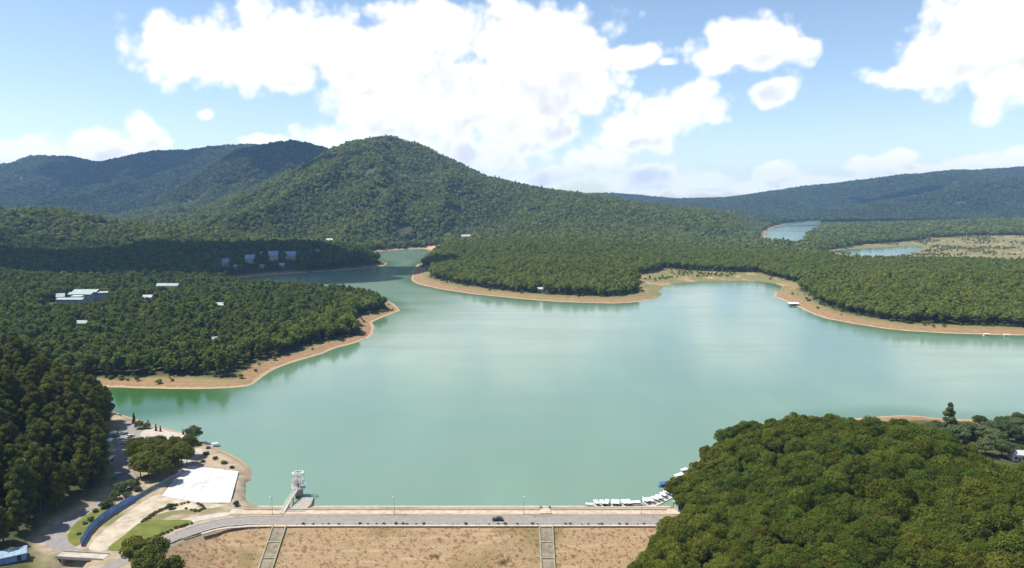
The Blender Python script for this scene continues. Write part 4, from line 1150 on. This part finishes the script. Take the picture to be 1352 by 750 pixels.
kiosk(at(139, 613, Z0), 6.5, 4.5, 3.2, 'white-roofed kiosk under the pines beside the plaza', .1)
kiosk(Vector((71.5, 273.5, 2.9)), 5, 4, 2.8, 'pale-roofed ticket hut under the trees where the dam road ends', .2, PALE)
for px, py, rz, pc, lab in ((164, 585, .5, ('white', (.75, .75, .74)), 'white car parked in the middle of the plaza'), (172, 577, 1.2, ('silver', (.5, .5, .5)), 'silver car parked by the lake end of the plaza'),
                            (154, 628, 1.4, ('paleblue', (.45, .55, .6)), 'pale blue car parked under the pines near the kiosk'), (160, 574, .9, ('cream', (.7, .66, .58)), 'cream car parked beside the canopies')):
    p = at(px, py, Z0 + .06); car(p, rz, pc, lab)

# ------------------------------------------------------------------ single trees and bushes near the dam's end
def tree_px(kd, name, px, py, sc, label, cat='tree', group=None, sz=1.0, z=Z0):
    p = at(px, py, z); g = float(ground(p.x, p.y)); kd.thing(name, (p.x, p.y, g - .15), rng.random() * 6, sc, label, cat, group, sz)
for i, (px, py, sc) in enumerate([(182, 616, .95), (196, 632, 1.1), (212, 638, 1.05), (226, 626, 1.0), (240, 614, .95), (250, 604, .85), (216, 612, 1.0), (200, 606, .95), (232, 603, .9), (186, 630, .95), (247, 616, .75), (206, 622, 1.1), (222, 616, 1.0), (194, 618, 1.0), (240, 603, .8), (178, 606, .8), (212, 600, .85)]):
    tree_px(DARKT[i % 3] if i % 5 else OLIVE[i % 5], 'grove_tree', px, py, sc * 1.12, 'dark rounded tree in the grove between plaza and white lot', 'tree', 'grove between plaza and white lot', .95)
for i, (px, py, sc, lab) in enumerate([(160, 650, 1.5, 'large round bush between lane and blue fence'), (172, 645, 1.25, 'bush between the plaza end and the blue fence'), (152, 659, 1.2, 'bush at the top end of the lane verge'), (137, 671, 1.0, 'round bush standing alone on the lane verge'),
                                  (120, 688, .62, 'tiny bush low on the lane verge'), (184, 566, 1.4, 'grey-green bush between the cypresses by the lake'), (194, 566, 1.1, 'small bush beside the lakeside terrace'), (187, 582, .7, 'dark bush at the plaza corner'),
                                  (256, 580, 2.3, 'rounded willow-like tree leaning over the water by the terrace'), (225, 672, .8, 'dark bush in the garden by the white lot'), (312, 668, .7, 'bush on the corner where dam meets the lot')]):
    tree_px(BUSH[i % 3], 'bush', px, py, sc, lab, 'bush')
for i, (px, py, sc) in enumerate([(272, 600, .8), (284, 606, .7), (296, 612, .8), (268, 610, .6), (306, 618, .6), (262, 588, .9), (275, 592, .6)]):
    tree_px(BUSH[i % 3], 'bank_bush', px, py, sc, 'low bush on the grassy bank between white lot and lake', 'bush', 'bushes on the bank between lot and lake', .6)
for i, (px, py, sc) in enumerate([(112, 692, .5), (126, 676, .6), (143, 664, .8), (146, 668, .6), (168, 656, .9), (182, 648, .9), (178, 640, 1.0), (104, 706, .4)]):
    tree_px(BUSH[i % 3], 'verge_bush', px, py, sc, 'small bush planted along the lane side of the blue fence', 'bush', 'bushes behind the blue fence', .8)
for i, (px, py, sc, lab) in enumerate([(177, 559, .95, 'tallest dark cypress at the lake end of the plaza'), (196, 563, .6, 'small cypress near the grey-green lakeside bush'), (206, 569, .62, 'first of the paired cypresses on the terrace'), (212, 570, .52, 'second of the paired cypresses on the terrace'), (242, 574, .55, 'lone small cypress at the far end of the terrace')]):
    tree_px(CYPR[i % 2], 'cypress', px, py, sc, lab)
for i, (px, py, sc) in enumerate([(180, 746, 1.15), (203, 742, 1.3), (226, 748, 1.1), (204, 756, 1.2), (192, 752, 1.2)]):
    tree_px(DARKT[i % 3], 'roadside_tree', px, py, sc, 'leafy tree in the clump beside the curving road at the dam foot', 'tree', 'clump beside the curving road', .8)

# ------------------------------------------------------------------ park beyond the wooded hill
TALL = Kind('pine', 22, 4.2, 201, 4200, .4, L_GREY, low=.14, k=16)
def park(kd, name, px, py, sc, lab, group=None, sz=1.0):
    p = at(px, py, 4.0); kd.thing(name, (p.x, p.y, float(ground(p.x, p.y)) - .2), rng.random() * 6, sc, lab, 'tree', group, sz)
park(TALL, 'tall_tree', 1251, 583, 1.0, 'tall narrow tree rising above the lakeside park')
PK = [(1208, 590, 1.1), (1218, 600, 1.1), (1228, 584, 1.2), (1243, 594, 1.3), (1262, 590, 1.35), (1278, 580, 1.2), (1296, 584, 1.1), (1312, 592, 1.2), (1330, 586, 1.3), (1347, 582, 1.4), (1365, 590, 1.3),
      (1318, 574, 1.0), (1262, 574, 1.0), (1236, 604, 1.1), (1256, 606, 1.1), (1300, 604, 1.0), (1322, 606, 1.1), (1362, 606, 1.1), (1198, 602, 1.1), (1185, 596, 1.0), (1345, 604, .8), (1220, 574, .8), (1292, 562, .8), (1335, 566, .9), (1350, 562, .9), (1168, 574, .9), (1152, 578, .9), (1140, 572, .8), (1235, 566, .7)]
for k in range(46):
    qx, qy = rng.uniform(1150, 1375), rng.uniform(561, 606)
    if abs(qx - 1280) < 16 and qy > 582 or abs(qx - 1345) < 14 and qy > 580 or (1185 < qx < 1216 and qy < 572): continue
    PK.append((qx, qy, rng.uniform(.55, 1.15)))
for i, (px, py, sc) in enumerate(PK):
    park(GREYT[i % 3], 'park_tree', px, py, sc, 'grey-green rounded tree in the lakeside park behind the wooded hill', 'trees of the lakeside park', .8)
park(CYPR[0], 'cypress', 1314, 566, .9, 'small dark cypress by the park shore')
for lab, px, py, w, rz, roof, wall in (('white-roofed pavilion with blue end in the lakeside park', 1279, 590, 10, .45, WHR, (.25, .45, .62)), ('low white pavilion at the edge of the lakeside park', 1345, 587, 7, -.15, WHR, (.62, .6, .56))):
    p = at(px, py, 12.0); p.z = float(ground(p.x, p.y))
    house('pavilion', lab, 'pavilion', 0, 0, w, 4.5, 3.4, roof, wall=wall, rz=rz, loc=p)

# ------------------------------------------------------------------ boats
def boat(loc, rz, L, wd, hull, top, label, group, cabin=False):
    o = empty('boat', loc, label, 'boat', group, rz)
    hm_ = mat('hull_' + hull[0], hull[1], .4, .06, 1); tm = mat('boat_top_' + top[0], top[1], .5, .06, 1)
    secs = []
    for t, k, zz in ((-.5, .72, .0), (-.3, .98, 0), (.1, 1, 0), (.32, .72, .08), (.5, .06, .25)):
        w = wd * k / 2; x = L * t
        secs.append([(x, -w * .6, -.25), (x, w * .6, -.25), (x, w, .6 + zz), (x, -w, .6 + zz)])
    MB().loft(secs).build('hull', hm_, o)
    if cabin:
        MB().box((-.05 * L, 0, 1.15), (L * .6, wd * .78, 1.1)).build('cabin', tm, o)
        for s in (-1, 1):
            for k in range(3): MB().box((-.05 * L + (k - 1) * L * .18, s * (wd * .39 + .01), 1.3), (L * .13, .04, .5)).build('window', DARKG, o)
        MB().box((-.05 * L, 0, 1.76), (L * .68, wd * .92, .1)).build('roof', tm, o)
    else:
        for sx in (-.36, .2):
            for s in (-1, 1): MB().tube((sx * L, s * wd * .4, .6), (sx * L, s * wd * .4, 1.9), .04, n=5).build('post', METAL, o)
        MB().loft([[(-.45 * L, -wd * .5, 1.9), (.3 * L, -wd * .5, 1.9), (.3 * L, wd * .5, 1.9), (-.45 * L, wd * .5, 1.9)], [(-.42 * L, -wd * .3, 2.15), (.26 * L, -wd * .3, 2.15), (.26 * L, wd * .3, 2.15), (-.42 * L, wd * .3, 2.15)]]).build('canopy', tm, o)
        for sx in (-.22, .02): MB().box((sx * L, 0, .72), (.5, wd * .7, .3)).build('seat', DARKG, o)
    return o
WH = ('white', (.58, .59, .58)); NAVY = ('navy', (.05, .10, .26)); PB = ('pale_blue', (.45, .60, .66)); CREAM = ('cream', (.72, .66, .56))
pp_ = [at(a, b, 0) for a, b in [(786, 671), (815, 671), (846, 671), (866, 667), (888, 656)]]
pt, _ = ribbon('pontoon', pp_, 1.6, .35, mat('pontoon_wood', (.55, .50, .43), .9, .2, 1), thick=.6); tag(pt, 'narrow pale pontoon along the shore behind the moored boats', 'pontoon')
bp = [(788, 667.5), (795, 667.5), (802, 667.5), (809, 667.5), (816, 667.4), (823, 667.2), (830, 667)]
for i, (a, b) in enumerate(bp):
    boat(at(a + rng.uniform(-1, 1), b + rng.uniform(-.5, .3), 0), R(90) + rng.uniform(-.3, .3), rng.uniform(4.6, 6), rng.uniform(1.7, 2.1), WH, WH, 'white canopied pleasure boat moored in the straight row along the dam shore', 'pleasure boats in the straight row')
boat(at(840, 667.5, 0), R(4), 6.0, 2.4, WH, WH, 'white cabin boat with dark windows moored between the two rows', 'cabin boat', cabin=True)['group'] = 'moored single boats'
for i, (a, b) in enumerate([(852, 665), (858, 664), (864, 662), (870, 660), (876, 657.5), (881, 655), (887, 652)]):
    boat(at(a + rng.uniform(-1, 1), b + rng.uniform(-.6, .6), 0), R(118) + rng.uniform(-.35, .35), rng.uniform(4.6, 6.2), rng.uniform(1.7, 2.1), WH if i % 3 else CREAM, WH, 'white canopied boat in the row slanting out to the wood', 'pleasure boats in the slanting row')
boat(at(878, 642, 0), R(12), 6.2, 2.3, NAVY, NAVY, 'navy blue boat moored off the wooded bank', None)
boat(at(888.5, 644, 0), R(60), 6.0, 2.4, PB, PB, 'pale blue canopied boat close beside the navy boat', None)
boat(at(897, 631, 0), R(35), 7.5, 2.8, WH, WH, 'large white cabin boat under the wooded bank', None, cabin=True)
boat(at(904, 624, 0), R(35), 5.5, 2.0, WH, WH, 'small white boat just beyond the large cabin boat', None)
boat(at(777, 670.5, 0), R(170), 4.4, 1.4, ('brown', (.3, .2, .13)), WH, 'small brown boat with white canopy at the outer end of the straight row', None)
boat(at(285, 589.5, 0), R(20), 4.5, 1.5, WH, WH, 'lone white boat drawn up on the grassy bank near the white lot', None)
boat(at(1303, 443, 0), R(10), 8, 2.4, WH, WH, 'small white boat beached by the far sandy shore', None)
boat(at(1330, 444, 0), R(-10), 7, 2.2, WH, CREAM, 'cream-topped boat beside another on the far sandy shore', None)
rp_ = at(1048, 403.5, 0)
rf = empty('raft_house', rp_, 'white raft house moored off the point of the far beach', 'raft house')
MB().box((0, 0, .2), (13, 8, .7)).build('raft', mat('raft_dark', (.10, .09, .08), .9, .2, 1), rf); MB().box((0, 1, 1.7), (9, 5, 2.4)).build('wall', WHITE, rf)
MB().loft([[(-6.2, -3.4, 2.9), (6.2, -3.4, 2.9), (6.2, 4.6, 2.9), (-6.2, 4.6, 2.9)], [(-5, .4, 4.0), (5, .4, 4.0), (5, .8, 4.0), (-5, .8, 4.0)]]).build('roof', WHITE, rf)
for k in (-3, 0, 3): MB().box((k, -1.53, 1.6), (1.6, .06, 1.3)).build('window', DARKG, rf)
MB().box((1.5, -1.53, 1.3), (.9, .05, 1.9)).build('door', DARKG, rf)

# ------------------------------------------------------------------ haze
hz = MB().box((0, 5300, 245), (18400, 11600, 610)).build('haze', None)
hz.data.materials.clear()
hm = bpy.data.materials.new('haze_air'); hm.use_nodes = True; hm.node_tree.nodes.clear()
T = NT(hm.node_tree); pv = T.n('ShaderNodeVolumePrincipled'); ho = T.n('ShaderNodeOutputMaterial')
pv.inputs['Color'].default_value = (0.33, 0.58, 1.0, 1); pv.inputs['Density'].default_value = 5.4e-5; pv.inputs['Anisotropy'].default_value = 0.1
T.link(pv.outputs[0], ho.inputs['Volume']); hz.data.materials.append(hm); tag(hz, kind='stuff', label='thin blue haze in the air over lake and hills')
